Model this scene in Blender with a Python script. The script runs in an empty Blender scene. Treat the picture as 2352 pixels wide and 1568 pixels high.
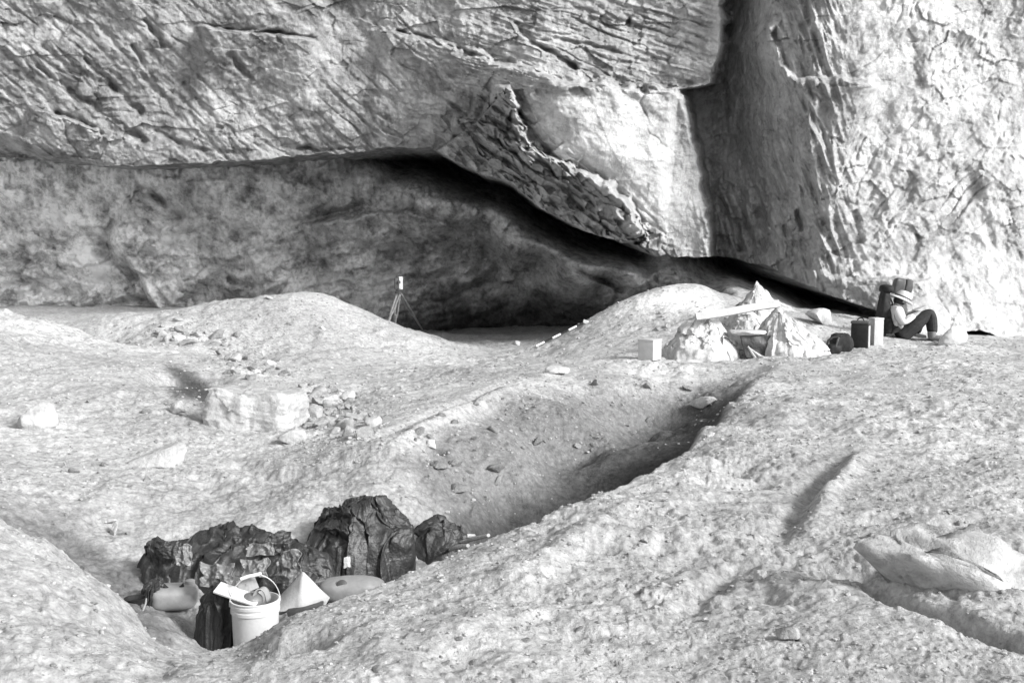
EXPO = 1.92
import bpy, bmesh, math, random
import numpy as np
from mathutils import Vector, Matrix, Euler
random.seed(7)
SC = bpy.context.scene
COL = SC.collection
# ------------------------------------------------------------------ camera model (units of a 2352 x 1568 view)
F = 2540.0; CX = 1176.0; CY = 784.0; CAMZ = 1.7
PITCH = math.atan(220.0 / F)
CP, SP = math.cos(PITCH), math.sin(PITCH)

def P(px, py, d):
    """the world point at distance y = d seen in direction (px, py)"""
    px = np.asarray(px, float); py = np.asarray(py, float); d = np.asarray(d, float)
    x = (px - CX) / F; u = -(py - CY) / F
    k = d / (CP + u * SP)
    return np.stack([x * k, d + 0 * x * u, CAMZ + (-SP + u * CP) * k], -1)

# ------------------------------------------------------------------ noise
_rng = np.random.RandomState(11)
_G = _rng.normal(size=(256, 3)); _G /= np.linalg.norm(_G, axis=1)[:, None]
_G = _G.astype(np.float32)
_R = _rng.rand(256, 4).astype(np.float32)

def _hash(ix, iy, iz):
    h = (ix.astype(np.uint32) * np.uint32(73856093)) ^ (iy.astype(np.uint32) * np.uint32(19349663)) ^ (iz.astype(np.uint32) * np.uint32(83492791))
    h ^= h >> np.uint32(13); h *= np.uint32(1274126177); h ^= h >> np.uint32(16)
    return (h & np.uint32(255)).astype(np.int32)

def perlin(p):
    p = np.asarray(p, np.float32).reshape(-1, 3)
    i = np.floor(p).astype(np.int32); f = p - i
    w = f * f * f * (f * (f * 6 - 15) + 10)
    out = np.zeros(len(p), np.float32)
    for dx in (0, 1):
        for dy in (0, 1):
            for dz in (0, 1):
                g = _G[_hash(i[:, 0] + dx, i[:, 1] + dy, i[:, 2] + dz)]
                v = g[:, 0] * (f[:, 0] - dx) + g[:, 1] * (f[:, 1] - dy) + g[:, 2] * (f[:, 2] - dz)
                ww = (w[:, 0] if dx else 1 - w[:, 0]) * (w[:, 1] if dy else 1 - w[:, 1]) * (w[:, 2] if dz else 1 - w[:, 2])
                out += v * ww
    return out * 1.5

def fbm(p, o=4, gain=.5, lac=2.03):
    p = np.asarray(p, np.float32); a = 1.0; s = 0
    for k in range(o):
        s = s + a * perlin(p + 17.3 * k); p = p * lac; a *= gain
    return s

def ridged(p, o=4, gain=.5, lac=2.1):
    p = np.asarray(p, np.float32); a = 1.0; s = 0
    for k in range(o):
        s = s + a * (1 - 2 * np.abs(perlin(p + 9.1 * k))); p = p * lac; a *= gain
    return s

def facets(p, tilt=.8):
    """broken-rock relief: every cell is its own tilted plane"""
    p = np.asarray(p, np.float32).reshape(-1, 3)
    i = np.floor(p).astype(np.int32)
    best = np.full(len(p), 1e9, np.float32); val = np.zeros(len(p), np.float32)
    for dx in (-1, 0, 1):
        for dy in (-1, 0, 1):
            for dz in (-1, 0, 1):
                c = i + np.array([dx, dy, dz], np.int32)
                h = _hash(c[:, 0], c[:, 1], c[:, 2])
                r = _R[h]
                q = p - (c + r[:, :3])
                d = (q * q).sum(1)
                v = (r[:, 3] - .5) + tilt * (_G[h] * q).sum(1)
                m = d < best
                best[m] = d[m]; val[m] = v[m]
    return val

def sstep(a, b, x):
    t = np.clip((np.asarray(x, float) - a) / (b - a), 0, 1)
    return t * t * (3 - 2 * t)

class TPS:
    def __init__(s, pts, val, reg=1e-5):
        s.p = np.asarray(pts, float); n = len(s.p); v = np.asarray(val, float)
        K = s.k(s.p) + reg * np.eye(n)
        Pm = np.c_[np.ones(n), s.p]
        A = np.zeros((n + 3, n + 3)); A[:n, :n] = K; A[:n, n:] = Pm; A[n:, :n] = Pm.T
        s.w = np.linalg.solve(A, np.r_[v, 0, 0, 0])
    def k(s, q):
        r2 = ((q[:, None, :] - s.p[None]) ** 2).sum(-1)
        return .5 * r2 * np.log(r2 + 1e-12)
    def __call__(s, a, b):
        a = np.asarray(a, float); sh = a.shape
        q = np.stack([a.ravel(), np.asarray(b, float).ravel()], -1); out = np.empty(len(q)); n = len(s.p)
        for i in range(0, len(q), 60000):
            z = q[i:i + 60000]
            out[i:i + 60000] = s.k(z) @ s.w[:n] + s.w[n] + z @ s.w[n + 1:]
        return out.reshape(sh)

def polydist(x, y, pts):
    """distance to a polyline, sign of the side (+ = left of travel in y-down pixels), parameter 0..1"""
    x = np.asarray(x, float); y = np.asarray(y, float)
    best = np.full(x.shape, 1e9); side = np.zeros(x.shape); par = np.zeros(x.shape); n = len(pts) - 1
    for k in range(n):
        ax, ay = pts[k]; bx, by = pts[k + 1]
        vx, vy = bx - ax, by - ay; L2 = vx * vx + vy * vy
        t = np.clip(((x - ax) * vx + (y - ay) * vy) / L2, 0, 1)
        qx, qy = x - (ax + t * vx), y - (ay + t * vy)
        d = np.hypot(qx, qy); m = d < best
        best[m] = d[m]; side[m] = np.sign(vy * qx - vx * qy)[m]; par[m] = ((k + t) / n)[m]
    return best, side, par

# ------------------------------------------------------------------ object helpers
def tag(o, label=None, cat=None, group=None, kind=None):
    if label: o['label'] = label
    if cat: o['category'] = cat
    if group: o['group'] = group
    if kind: o['kind'] = kind
    return o

def mesh_np(name, V, Fq, smooth=True):
    me = bpy.data.meshes.new(name)
    V = np.asarray(V, np.float32).reshape(-1, 3); Fq = np.asarray(Fq, np.int32)
    k = Fq.shape[1]
    me.vertices.add(len(V)); me.vertices.foreach_set('co', V.ravel())
    me.loops.add(Fq.size); me.loops.foreach_set('vertex_index', Fq.ravel())
    me.polygons.add(len(Fq))
    me.polygons.foreach_set('loop_start', np.arange(0, Fq.size, k, dtype=np.int32))
    me.polygons.foreach_set('loop_total', np.full(len(Fq), k, np.int32))
    me.polygons.foreach_set('use_smooth', np.full(len(Fq), smooth))
    me.update(calc_edges=True); me.validate()
    return me

def grid_faces(n, m, wrap=False, flip=False):
    a = np.arange(n * m).reshape(n, m)
    if wrap: a = np.c_[a, a[:, :1]]
    f = np.stack([a[:-1, :-1], a[:-1, 1:], a[1:, 1:], a[1:, :-1]], -1).reshape(-1, 4)
    return f[:, ::-1] if flip else f

def link(name, me, mat=None, parent=None):
    o = bpy.data.objects.new(name, me); COL.objects.link(o)
    if mat is not None and me is not None: me.materials.append(mat)
    if parent is not None: o.parent = parent
    return o

def empty(name, loc, rz=0):
    o = bpy.data.objects.new(name, None); COL.objects.link(o)
    o.location = Vector([float(c) for c in loc]); o.rotation_euler = (0, 0, rz)
    o.empty_display_size = .1
    return o

# ------------------------------------------------------------------ materials (a black and white photograph: every material is a grey)
def g3(v): return (v, v, v, 1)

def nt_new(name):
    m = bpy.data.materials.new(name); m.use_nodes = True
    nt = m.node_tree; b = nt.nodes['Principled BSDF']
    return m, nt, b

def N(nt, typ, **kw):
    n = nt.nodes.new(typ)
    for k, v in kw.items():
        if k in n.inputs.keys() if isinstance(k, str) else False: n.inputs[k].default_value = v
        else: setattr(n, k, v)
    return n

def noise_node(nt, vec, scale, detail=6, rough=.6, dist=0.0, mapscale=None, rot=None):
    if mapscale or rot:
        mp = nt.nodes.new('ShaderNodeMapping')
        if mapscale: mp.inputs['Scale'].default_value = mapscale
        if rot: mp.inputs['Rotation'].default_value = rot
        nt.links.new(vec, mp.inputs['Vector']); vec = mp.outputs['Vector']
    n = nt.nodes.new('ShaderNodeTexNoise')
    n.inputs['Scale'].default_value = scale; n.inputs['Detail'].default_value = detail
    n.inputs['Roughness'].default_value = rough; n.inputs['Distortion'].default_value = dist
    nt.links.new(vec, n.inputs['Vector'])
    return n.outputs[0]

def ramp(nt, fac, stops, interp='LINEAR'):
    r = nt.nodes.new('ShaderNodeValToRGB'); r.color_ramp.interpolation = interp
    e = r.color_ramp.elements
    while len(e) > len(stops): e.remove(e[-1])
    while len(e) < len(stops): e.new(.5)
    for k, (p, v) in enumerate(stops): e[k].position = p; e[k].color = g3(v)
    nt.links.new(fac, r.inputs['Fac'])
    return r.outputs['Color']

def mth(nt, op, a, b=None):
    n = nt.nodes.new('ShaderNodeMath'); n.operation = op
    for k, v in enumerate((a, b)):
        if v is None: continue
        if isinstance(v, (int, float)): n.inputs[k].default_value = v
        else: nt.links.new(v, n.inputs[k])
    return n.outputs[0]

def bump(nt, b, h, dist, strength=1.0, prev=None):
    n = nt.nodes.new('ShaderNodeBump')
    n.inputs['Strength'].default_value = strength; n.inputs['Distance'].default_value = dist
    nt.links.new(h, n.inputs['Height'])
    if prev is not None: nt.links.new(prev, n.inputs['Normal'])
    if b is not None: nt.links.new(n.outputs['Normal'], b.inputs['Normal'])
    return n.outputs['Normal']

def stone_mat(name, base, var=.35, big=.5, fine=8., grain=40., bumpd=.05, rough=.95, stretch=None, rot=None, pits=0., coord='Object', tone=False):
    """mottled mineral: broad tone patches, finer blotches, dark specks in the pores, relief at three scales"""
    m, nt, b = nt_new(name)
    tc = nt.nodes.new('ShaderNodeTexCoord').outputs[coord]
    n1 = noise_node(nt, tc, big, 6, .62, .1, stretch, rot)
    n2 = noise_node(nt, tc, fine, 8, .68, .05, stretch, rot)
    n3 = noise_node(nt, tc, grain, 6, .7, 0, stretch, rot)
    c1 = ramp(nt, n1, [(.3, 1 - var), (.7, 1 + var * .55)])
    c2 = ramp(nt, n2, [(.32, 1 - var * 1.1), (.5, 1.0), (.72, 1 + var * .5)])
    c3 = ramp(nt, n3, [(.3, 1 - var * .9), (.55, 1.0), (.8, 1 + var * .35)])
    v = mth(nt, 'MULTIPLY', mth(nt, 'MULTIPLY', c1, c2), c3)
    v = mth(nt, 'MULTIPLY', v, base)
    if tone:
        at = nt.nodes.new('ShaderNodeAttribute'); at.attribute_name = 'tone'
        v = mth(nt, 'MULTIPLY', v, at.outputs['Fac'])
    if pits:
        vo = nt.nodes.new('ShaderNodeTexVoronoi'); vo.inputs['Scale'].default_value = pits
        nt.links.new(tc, vo.inputs['Vector'])
        pm = ramp(nt, vo.outputs['Distance'], [(.0, 1.12), (.35, 1.0), (.75, .8)])
        v = mth(nt, 'MULTIPLY', v, pm)
    v = mth(nt, 'MINIMUM', v, .85)
    cb = nt.nodes.new('ShaderNodeCombineColor')
    for k in range(3): nt.links.new(v, cb.inputs[k])
    nt.links.new(cb.outputs[0], b.inputs['Base Color'])
    b.inputs['Roughness'].default_value = rough
    b.inputs['Specular IOR Level'].default_value = .15
    p = bump(nt, None, n2, bumpd * 1.6)
    p = bump(nt, b, n3, bumpd * .5, 1.0, p)
    return m

def plain_mat(name, v, rough=.6, var=.15, scale=12., bumpd=.004, spec=.4, coord='Object', metal=0.):
    m, nt, b = nt_new(name)
    tc = nt.nodes.new('ShaderNodeTexCoord').outputs[coord]
    n = noise_node(nt, tc, scale, 6, .6, .2)
    n2 = noise_node(nt, tc, scale * 6, 4, .6)
    c = mth(nt, 'MULTIPLY', ramp(nt, n, [(.3, 1 - var), (.7, 1 + var * .6)]), ramp(nt, n2, [(.3, 1 - var * .5), (.7, 1.0 + var * .2)]))
    c = mth(nt, 'MULTIPLY', c, v)
    cb = nt.nodes.new('ShaderNodeCombineColor')
    for k in range(3): nt.links.new(c, cb.inputs[k])
    nt.links.new(cb.outputs[0], b.inputs['Base Color'])
    nt.links.new(ramp(nt, n, [(.3, min(1, rough * 1.15)), (.7, rough * .8)]), b.inputs['Roughness'])
    b.inputs['Specular IOR Level'].default_value = spec; b.inputs['Metallic'].default_value = metal
    if bumpd: bump(nt, b, n2, bumpd)
    return m
# ------------------------------------------------------------------ world and sun
SUN_AZ = math.radians(57)     # to the right of straight behind the camera
SUN_EL = math.radians(29)
w = bpy.data.worlds.new("World"); SC.world = w; w.use_nodes = True
nt = w.node_tree; bg = nt.nodes['Background']
sky = nt.nodes.new('ShaderNodeTexSky'); sky.sky_type = 'NISHITA'; sky.sun_disc = False
sky.sun_elevation = SUN_EL; sky.sun_rotation = math.pi - SUN_AZ
bw = nt.nodes.new('ShaderNodeRGBToBW')
nt.links.new(sky.outputs[0], bw.inputs[0]); nt.links.new(bw.outputs[0], bg.inputs[0])
bg.inputs[1].default_value = .10
sl = bpy.data.lights.new('sun', 'SUN'); sl.energy = 1.5; sl.angle = math.radians(14); sl.color = (1, 1, 1)
so = bpy.data.objects.new('sun', sl); COL.objects.link(so)
sd = Vector((math.sin(SUN_AZ) * math.cos(SUN_EL), -math.cos(SUN_AZ) * math.cos(SUN_EL), math.sin(SUN_EL)))
so.rotation_euler = sd.to_track_quat('Z', 'Y').to_euler(); so.location = sd * 40
SC.view_settings.view_transform = 'Standard'; SC.view_settings.look = 'None'
SC.view_settings.exposure = EXPO; SC.view_settings.gamma = 1
cam = bpy.data.cameras.new('camera'); co = bpy.data.objects.new('camera', cam); COL.objects.link(co)
cam.sensor_width = 36; cam.lens = F / 2352 * 36; cam.clip_end = 2000; cam.clip_start = .05
co.location = (0, 0, CAMZ); co.rotation_euler = (math.pi / 2 - PITCH, 0, 0)
SC.camera = co
SC.cycles.use_denoising = True

# ------------------------------------------------------------------ the ground: a height field over the plan
GN = []; GS = []   # control points (x, y, z) of the near banks and of everything beyond their edge
G = GN
def gp(*rows):
    for px, py, d in rows: G.append(P(px, py, d))
def gh(*rows):                      # hidden from the camera: direction, distance, height
    for px, d, z in rows: G.append(np.array([(px - CX) / F * d, d, z]))
def dz(px, py, z):                  # distance at which the ray through (px, py) comes down to height z
    u = -(py - CY) / F
    return (z - CAMZ) * (CP + u * SP) / (-SP + u * CP)
LIPR = [(560, 1478, -.20), (600, 1446, -.14), (640, 1414, -.10), (700, 1391, -.07), (760, 1373, -.06), (830, 1350, -.05), (900, 1328, -.05), (980, 1298, -.05), (1060, 1267, -.05), (1120, 1242, -.05), (1180, 1218, -.05), (1250, 1193, -.05), (1320, 1168, -.05), (1440, 1112, -.04), (1550, 1052, -.03), (1640, 987, .0), (1700, 922, .04), (1745, 873, .05)]
LIPL = [(-120, 1120, .27), (35, 1203, .2), (100, 1240, .12), (140, 1275, .08), (180, 1313, .04), (215, 1340, .01), (250, 1368, -.03), (285, 1402, -.07), (312, 1450, -.11), (370, 1485, -.15), (430, 1493, -.17), (500, 1493, -.20)]
for px, py, z in LIPR + LIPL:
    gp((px, py, dz(px, py, z))); gh((px, dz(px, py, z) * .95, z + .03), (px, dz(px, py, z) * 1.08, z - .06))
# near bank, left
gp((-200, 1568, 3.7), (35, 1568, 3.75), (300, 1568, 3.95), (35, 1400, 4.45), (180, 1450, 4.3), (400, 1568, 4.0))
# near bank, right
gp((700, 1500, 4.45), (900, 1568, 4.05), (600, 1568, 4.05), (1200, 1568, 4.02), (1200, 1420, 4.8), (1500, 1568, 4.0), (1500, 1320, 5.7), (1800, 1568, 3.95), (1800, 1250, 6.2), (1700, 1100, 8.1), (1900, 1000, 9.7), (2300, 1520, 4.15), (2300, 1300, 5.4), (2300, 1100, 7.4), (2300, 950, 10.3), (2050, 1200, 6.45),
   (1850, 900, 12.6), (2100, 880, 13.0), (2500, 1000, 9.5), (2700, 1400, 5.0))
G = GS
# pit and trench floor seen past the near bank
for px, py, z in ((330, 1432, -.46), (420, 1445, -.56), (500, 1472, -.68), (600, 1420, -.66), (760, 1352, -.64), (900, 1315, -.64), (1060, 1256, -.68), (1180, 1204, -.76), (1320, 1150, -.88), (1440, 1094, -.90), (1550, 1028, -.82), (1630, 958, -.62), (1700, 893, -.30)): gp((px, py, dz(px, py, z)))
# far side of the trench
gp((150, 1210, 7.7), (60, 1150, 8.0), (260, 1300, 7.2), (350, 1330, 7.1), (400, 1240, 7.9), (600, 1150, 8.7), (640, 1240, 7.75), (800, 1100, 9.0), (900, 1200, 8.25), (980, 1180, 8.5),
   (1100, 1150, 9.3), (1250, 1100, 10.2), (1400, 1040, 11.3), (1500, 980, 12.4), (1620, 905, 13.9), (1690, 862, 15.0),
   (850, 1010, 10.2), (1000, 960, 11.0), (1000, 1050, 9.5), (1000, 900, 13.2), (1160, 885, 13.2), (1200, 1000, 10.8), (1350, 940, 12.2), (1330, 848, 15.0), (1500, 870, 14.3), (1200, 1090, 9.9), (1350, 1030, 11.0), (1500, 829, 16.6), (1700, 838, 16.0), (1870, 827, 16.2), (2000, 803, 17.6), (2100, 794, 18.0), (2200, 792, 18.3), (2310, 808, 17.6))
# left and middle slopes
gp((60, 950, 11.6), (300, 1050, 10.1), (60, 850, 14.0), (300, 900, 13.2), (60, 762, 16.5), (30, 722, 17.8), (100, 748, 17.8), (200, 770, 17.8), (290, 792, 17.8), (380, 803, 17.8), (480, 830, 17.0), (-200, 720, 17.5), (-200, 950, 11.5),
   (500, 1040, 10.6), (500, 940, 12.6), (650, 1020, 10.9), (700, 880, 15.2), (700, 960, 12.4), (900, 870, 15.6), (1050, 850, 17), (1200, 850, 16.3))
gh((30, 19.0, -.05), (120, 18.9, -.4), (190, 19.0, -.5), (290, 19.3, .05))
# the spoil mound in the middle distance
gp((250, 716, 20.6), (220, 760, 19.9), (350, 718, 21.3), (350, 775, 19.2), (440, 706, 21.8), (540, 692, 22), (620, 680, 22), (690, 668, 22), (740, 674, 22), (800, 700, 22.2), (860, 726, 22.6), (920, 750, 22.9), (990, 776, 23.2), (1060, 790, 23.4), (1120, 798, 23.3), (1180, 797, 23), (1240, 795, 21.8),
   (600, 770, 19.6), (800, 780, 20), (950, 815, 20.0), (1100, 825, 19.5), (1220, 815, 19.8))
gh((200, 22.5, .1), (350, 23, .2), (500, 23.6, .2), (690, 23.6, .2), (800, 23.8, .1), (920, 24.6, -.35), (1000, 25.2, -.45), (1100, 26.0, -.5), (1200, 26.0, -.5), (1250, 24, -.5), (1340, 23.6, -.4),
   (400, 26, .1), (700, 27, 0), (1000, 29, -.6), (1200, 30, -.6), (1100, 34, -.6), (1350, 26.5, -.4), (600, 34, 0), (100, 24, .1))
# the pale spoil pile on the right and the terrace with the finds
gp((1290, 772, 20.8), (1340, 746, 20.8), (1400, 702, 21.2), (1440, 682, 21.4), (1500, 667, 21.4), (1580, 652, 21.2), (1620, 662, 21), (1650, 697, 20.6), (1690, 730, 19.6),
   (1400, 765, 19.6), (1330, 800, 18.8), (1450, 823, 17.2), (1560, 770, 18.6), (1560, 826, 17.0), (1500, 720, 20.2), (1700, 826, 17), (1700, 780, 18.2),
   (1850, 770, 18.6), (1850, 722, 20.4), (1760, 706, 21.2), (1950, 790, 18.2), (1950, 735, 20.4), (2050, 752, 20.2), (2130, 778, 19.4), (2230, 787, 19.3))
gh((1450, 24, -.1), (1580, 24, 0.1), (1700, 24, .3), (1850, 24, .3), (2000, 23.5, .2), (2200, 23, -.1), (2300, 22, -.1), (1700, 34, .3), (2300, 34, .3), (2500, 18, 0.05), (2700, 14, .05), (2700, 9, 0.05), (2700, 24, .1))
gh((-900, 6, .1), (-900, 12, .2), (-900, 20, .3), (3300, 6, .1), (3300, 12, .1), (3300, 20, .2), (200, 2.2, .1), (1176, 2.2, .1), (2200, 2.2, .1), (-900, 3, .1), (3300, 3, .1))
SH = [P(*q) for q in ((1850, 855, 14.6), (1950, 900, 12.6), (2100, 880, 13.0), (2300, 950, 10.3), (2500, 1000, 9.5), (1870, 827, 16.2), (2000, 803, 17.6), (2310, 808, 17.6), (1800, 845, 15.4))] + [np.array([(px - CX) / F * d, d, z]) for px, d, z in ((2700, 14, .05), (2700, 9, .05), (3300, 12, .1), (3300, 6, .1), (3300, 20, .2), (-900, 6, .2), (-900, 12, .2), (-900, 3, .1), (2500, 18, .05))]
def _mk(L):
    L = np.array(list(L) + SH)
    return TPS(np.c_[np.arctan2(L[:, 0], L[:, 1]), np.log(np.hypot(L[:, 0], L[:, 1]))], L[:, 2], 4e-4)
_tn, _ts = _mk(GN), _mk(GS)
_lipp = [P(px, py, dz(px, py, z)) for px, py, z in LIPL + LIPR]
LIPXY = [(-9., 4.6), (-6.5, 6.1)] + [(float(q[0]), float(q[1])) for q in _lipp] + [tuple(P(1800, 848, 15.3)[:2]), tuple(P(1900, 826, 16.2)[:2]), (9.5, 17.5), (40, 30)]
def beyond(x, y):
    d, s_, _p = polydist(x, y, LIPXY)
    return sstep(.02, .16, -(d * s_))
def _tz(th, lr, x, y):
    sh = np.shape(th)
    d, s_, _p = polydist(x, y, LIPXY)
    q = np.stack([np.asarray(x) * 3.1, np.asarray(y) * 3.1, 0 * np.asarray(x)], -1).reshape(-1, 3)
    sd = -(d * s_) + .05 * fbm(q, 3).reshape(sh)
    w_ = sstep(.0, .34, sd)
    out = np.zeros(sh); m = w_ < .999; m2 = w_ > .001
    zn = np.zeros(sh); zs = np.zeros(sh)
    zn[m] = _tn(th[m], lr[m]); zs[m2] = _ts(th[m2], lr[m2])
    return zn * (1 - w_) + zs * w_

GFEAT = []   # extra relief: (kind, xy data, width, height)
def ground_base(x, y):
    x = np.asarray(x, float); y = np.asarray(y, float)
    th = np.arctan2(x, y); r = np.maximum(np.hypot(x, y), .05)
    thc = np.clip(th, -1.0, 1.0); rc = np.clip(r, 2.2, 34)
    z = _tz(np.atleast_1d(thc), np.atleast_1d(np.log(rc)), np.atleast_1d(x), np.atleast_1d(y)).reshape(x.shape)
    k = (1 - sstep(.75, 1.0, np.abs(th))) * (1 - sstep(30, 40, r)) * sstep(1.2, 2.4, r)
    z = z * k + .1 * (1 - k)
    for kind, data, wd, hgt in GFEAT:
        if kind == 'bump':
            (bx, by), (rx, ry, an) = data, wd
            c, s_ = math.cos(an), math.sin(an); dx, dy = x - bx, y - by
            q = ((dx * c + dy * s_) / rx) ** 2 + ((-dx * s_ + dy * c) / ry) ** 2
            z = z + hgt * np.exp(-q)
        elif kind == 'flat':
            (bx, by), (rx, ry, an) = data, wd
            c, s_ = math.cos(an), math.sin(an); dx, dy = x - bx, y - by
            q = np.maximum(np.abs((dx * c + dy * s_) / rx), np.abs((-dx * s_ + dy * c) / ry))
            z = z + hgt * (1 - sstep(.75, 1.1, q))
        else:
            d, sd_, par = polydist(x, y, data)
            z = z + hgt * np.exp(-(d / wd) ** 2) * np.sin(np.clip(par, .03, .97) * math.pi) ** .5
    return z

def ground_noise(x, y, z):
    p = np.stack([x, y, z], -1).astype(np.float32).reshape(-1, 3)
    r = np.hypot(p[:, 0], p[:, 1])
    n = .05 * fbm(p * .9, 3) + .042 * fbm(p * 2.6 + 5, 3) * sstep(.35, -.4, perlin(p * .5) - .1)
    soft = .35 + .65 * sstep(-.35, .35, perlin(p * .62 + 71))
    f = facets(p * 5.5 + 3, .9)
    clod = sstep(-.25, .5, perlin(p * .8 + 31))
    n += soft * .012 * f * (.3 + .7 * clod)
    n += soft * .014 * perlin(p * 7.) + .006 * np.abs(perlin(p * 12.)) + soft * .011 * perlin(p * 21.)
    near = 1 - sstep(10, 16, r)
    n -= (.028 * sstep(.22, .62, perlin(p * 2.9 + 60)) + .018 * sstep(.25, .6, perlin(p * 5.3 + 13))) * (1 - .5 * sstep(9, 18, r)) * soft
    n += .016 * sstep(.30, .52, perlin(p * 4.1 + 90)) * soft
    n += near * (.005 * facets(p * 16 + 8, 1.0) + .006 * perlin(p * 38.) * (.4 + clod))
    return n.reshape(np.shape(x))

def ground(x, y):
    z = ground_base(x, y)
    return z + ground_noise(np.asarray(x, float), np.asarray(y, float), z)

def hit(px, py, fn=None, dmax=40):
    """where the ray through (px, py) meets the ground"""
    fn = fn or ground_base
    d = np.exp(np.linspace(math.log(2.4), math.log(dmax), 900))
    p = P(np.full(900, px), np.full(900, py), d)
    z = fn(p[:, 0], p[:, 1]); below = np.where(p[:, 2] <= z)[0]
    k = below[0] if len(below) else 899
    return Vector([float(c) for c in p[k]])

def gline(pts, wd, h):
    GFEAT.append(('line', [tuple(hit(*q)[:2]) for q in pts], wd, h))
def gbump(px, py, rx, ry, h, an=0.):
    GFEAT.append(('bump', tuple(hit(px, py)[:2]), (rx, ry, an), h))
FE = []
# gullies and footprints on the near bank
FE.append(lambda: gline([(1930, 1060), (1880, 1110), (1830, 1185), (1785, 1240)], .11, -.11))
FE.append(lambda: gline([(1990, 1040), (1930, 1110), (1885, 1170), (1830, 1240)], .09, .10))
FE.append(lambda: gline([(1690, 1290), (1640, 1340), (1560, 1420)], .07, -.06))
FE.append(lambda: gline([(1480, 1150), (1380, 1210), (1250, 1290), (1120, 1370)], .12, .05))
FE.append(lambda: gline([(2010, 1345), (2080, 1385), (2160, 1405), (2250, 1440), (2340, 1475), (2420, 1500)], .05, -.26))
FE.append(lambda: gline([(2080, 1330), (2200, 1350), (2330, 1395), (2440, 1420)], .12, .02))
FE.append(lambda: gbump(1690, 1080, .16, .10, -.09))
FE.append(lambda: gbump(1740, 1110, .12, .10, -.07))
FE.append(lambda: gbump(1960, 1290, .20, .16, -.13))
FE.append(lambda: gbump(1560, 1230, .15, .12, .05))
FE.append(lambda: gbump(2020, 1190, .16, .10, -.06))
FE.append(lambda: gbump(2200, 1200, .14, .08, -.06))
FE.append(lambda: gbump(2130, 1010, .2, .1, -.05))
FE.append(lambda: gbump(1400, 1260, .1, .08, -.05))
FE.append(lambda: gbump(700, 1480, .14, .10, -.07))
FE.append(lambda: gbump(640, 1470, .10, .10, .05))
# hollow beside the square block
FE.append(lambda: gbump(432, 868, .34, .40, -.75))
FE.append(lambda: gbump(480, 945, .25, .25, -.15))
# grooves on the middle slope
FE.append(lambda: gline([(860, 1010), (960, 960), (1060, 915), (1160, 885)], .10, -.10))
FE.append(lambda: gline([(880, 1030), (1000, 975), (1110, 930), (1200, 895)], .12, .08))
FE.append(lambda: gline([(560, 1070), (640, 1085), (720, 1080), (800, 1060)], .16, -.10))
FE.append(lambda: gbump(990, 1022, .10, .10, -.12))
for f in FE: f()

DUG_SHADE = [(860, 1030), (1000, 945), (1150, 885), (1330, 852), (1560, 848), (1770, 856), (1760, 960), (1560, 1120), (1320, 1235), (1060, 1335), (930, 1340), (985, 1200), (900, 1100)]  # darker dug soil on the far slope, with its shade painted in
PIT_SHADE = [(-40, 1110), (180, 1170), (310, 1280), (350, 1350), (420, 1440), (380, 1520), (250, 1440), (180, 1390), (100, 1320), (-40, 1260)]  # shade of the pit painted behind the left lip
WPILE = [(1345, 745), (1400, 695), (1500, 655), (1590, 640), (1660, 690), (1700, 760), (1640, 770), (1560, 720), (1450, 720), (1390, 770)]
BANK_SHADOW = [(1770, 850), (1640, 905), (1500, 985), (1350, 1050), (1220, 1120), (1060, 1195), (1040, 1330), (1320, 1240), (1560, 1120), (1770, 960)]  # shadow of the near bank painted along the trench
def proj(v):
    zz = v[:, 2] - CAMZ; y = v[:, 1]; y = np.where(y < .3, .3, y); dep = np.maximum(y * CP - zz * SP, .1)
    return np.stack([CX + F * v[:, 0] / dep, CY - F * (zz * CP + y * SP) / dep], -1)
def poly_in(x, y, pts):
    """signed distance to a closed outline, positive inside"""
    d, _, _ = polydist(x, y, pts + pts[:1]); ins = np.zeros(x.shape, bool); n = len(pts)
    for k in range(n):
        ax, ay = pts[k]; bx, by = pts[(k + 1) % n]
        c = ((ay > y) != (by > y)); ins ^= c & (x < (bx - ax) * (y - ay) / ((by - ay) or 1e-9) + ax)
    return np.where(ins, d, -d)
def set_tone(me, v):
    a = me.attributes.new('tone', 'FLOAT', 'POINT'); a.data.foreach_set('value', np.asarray(v, np.float32))

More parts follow.
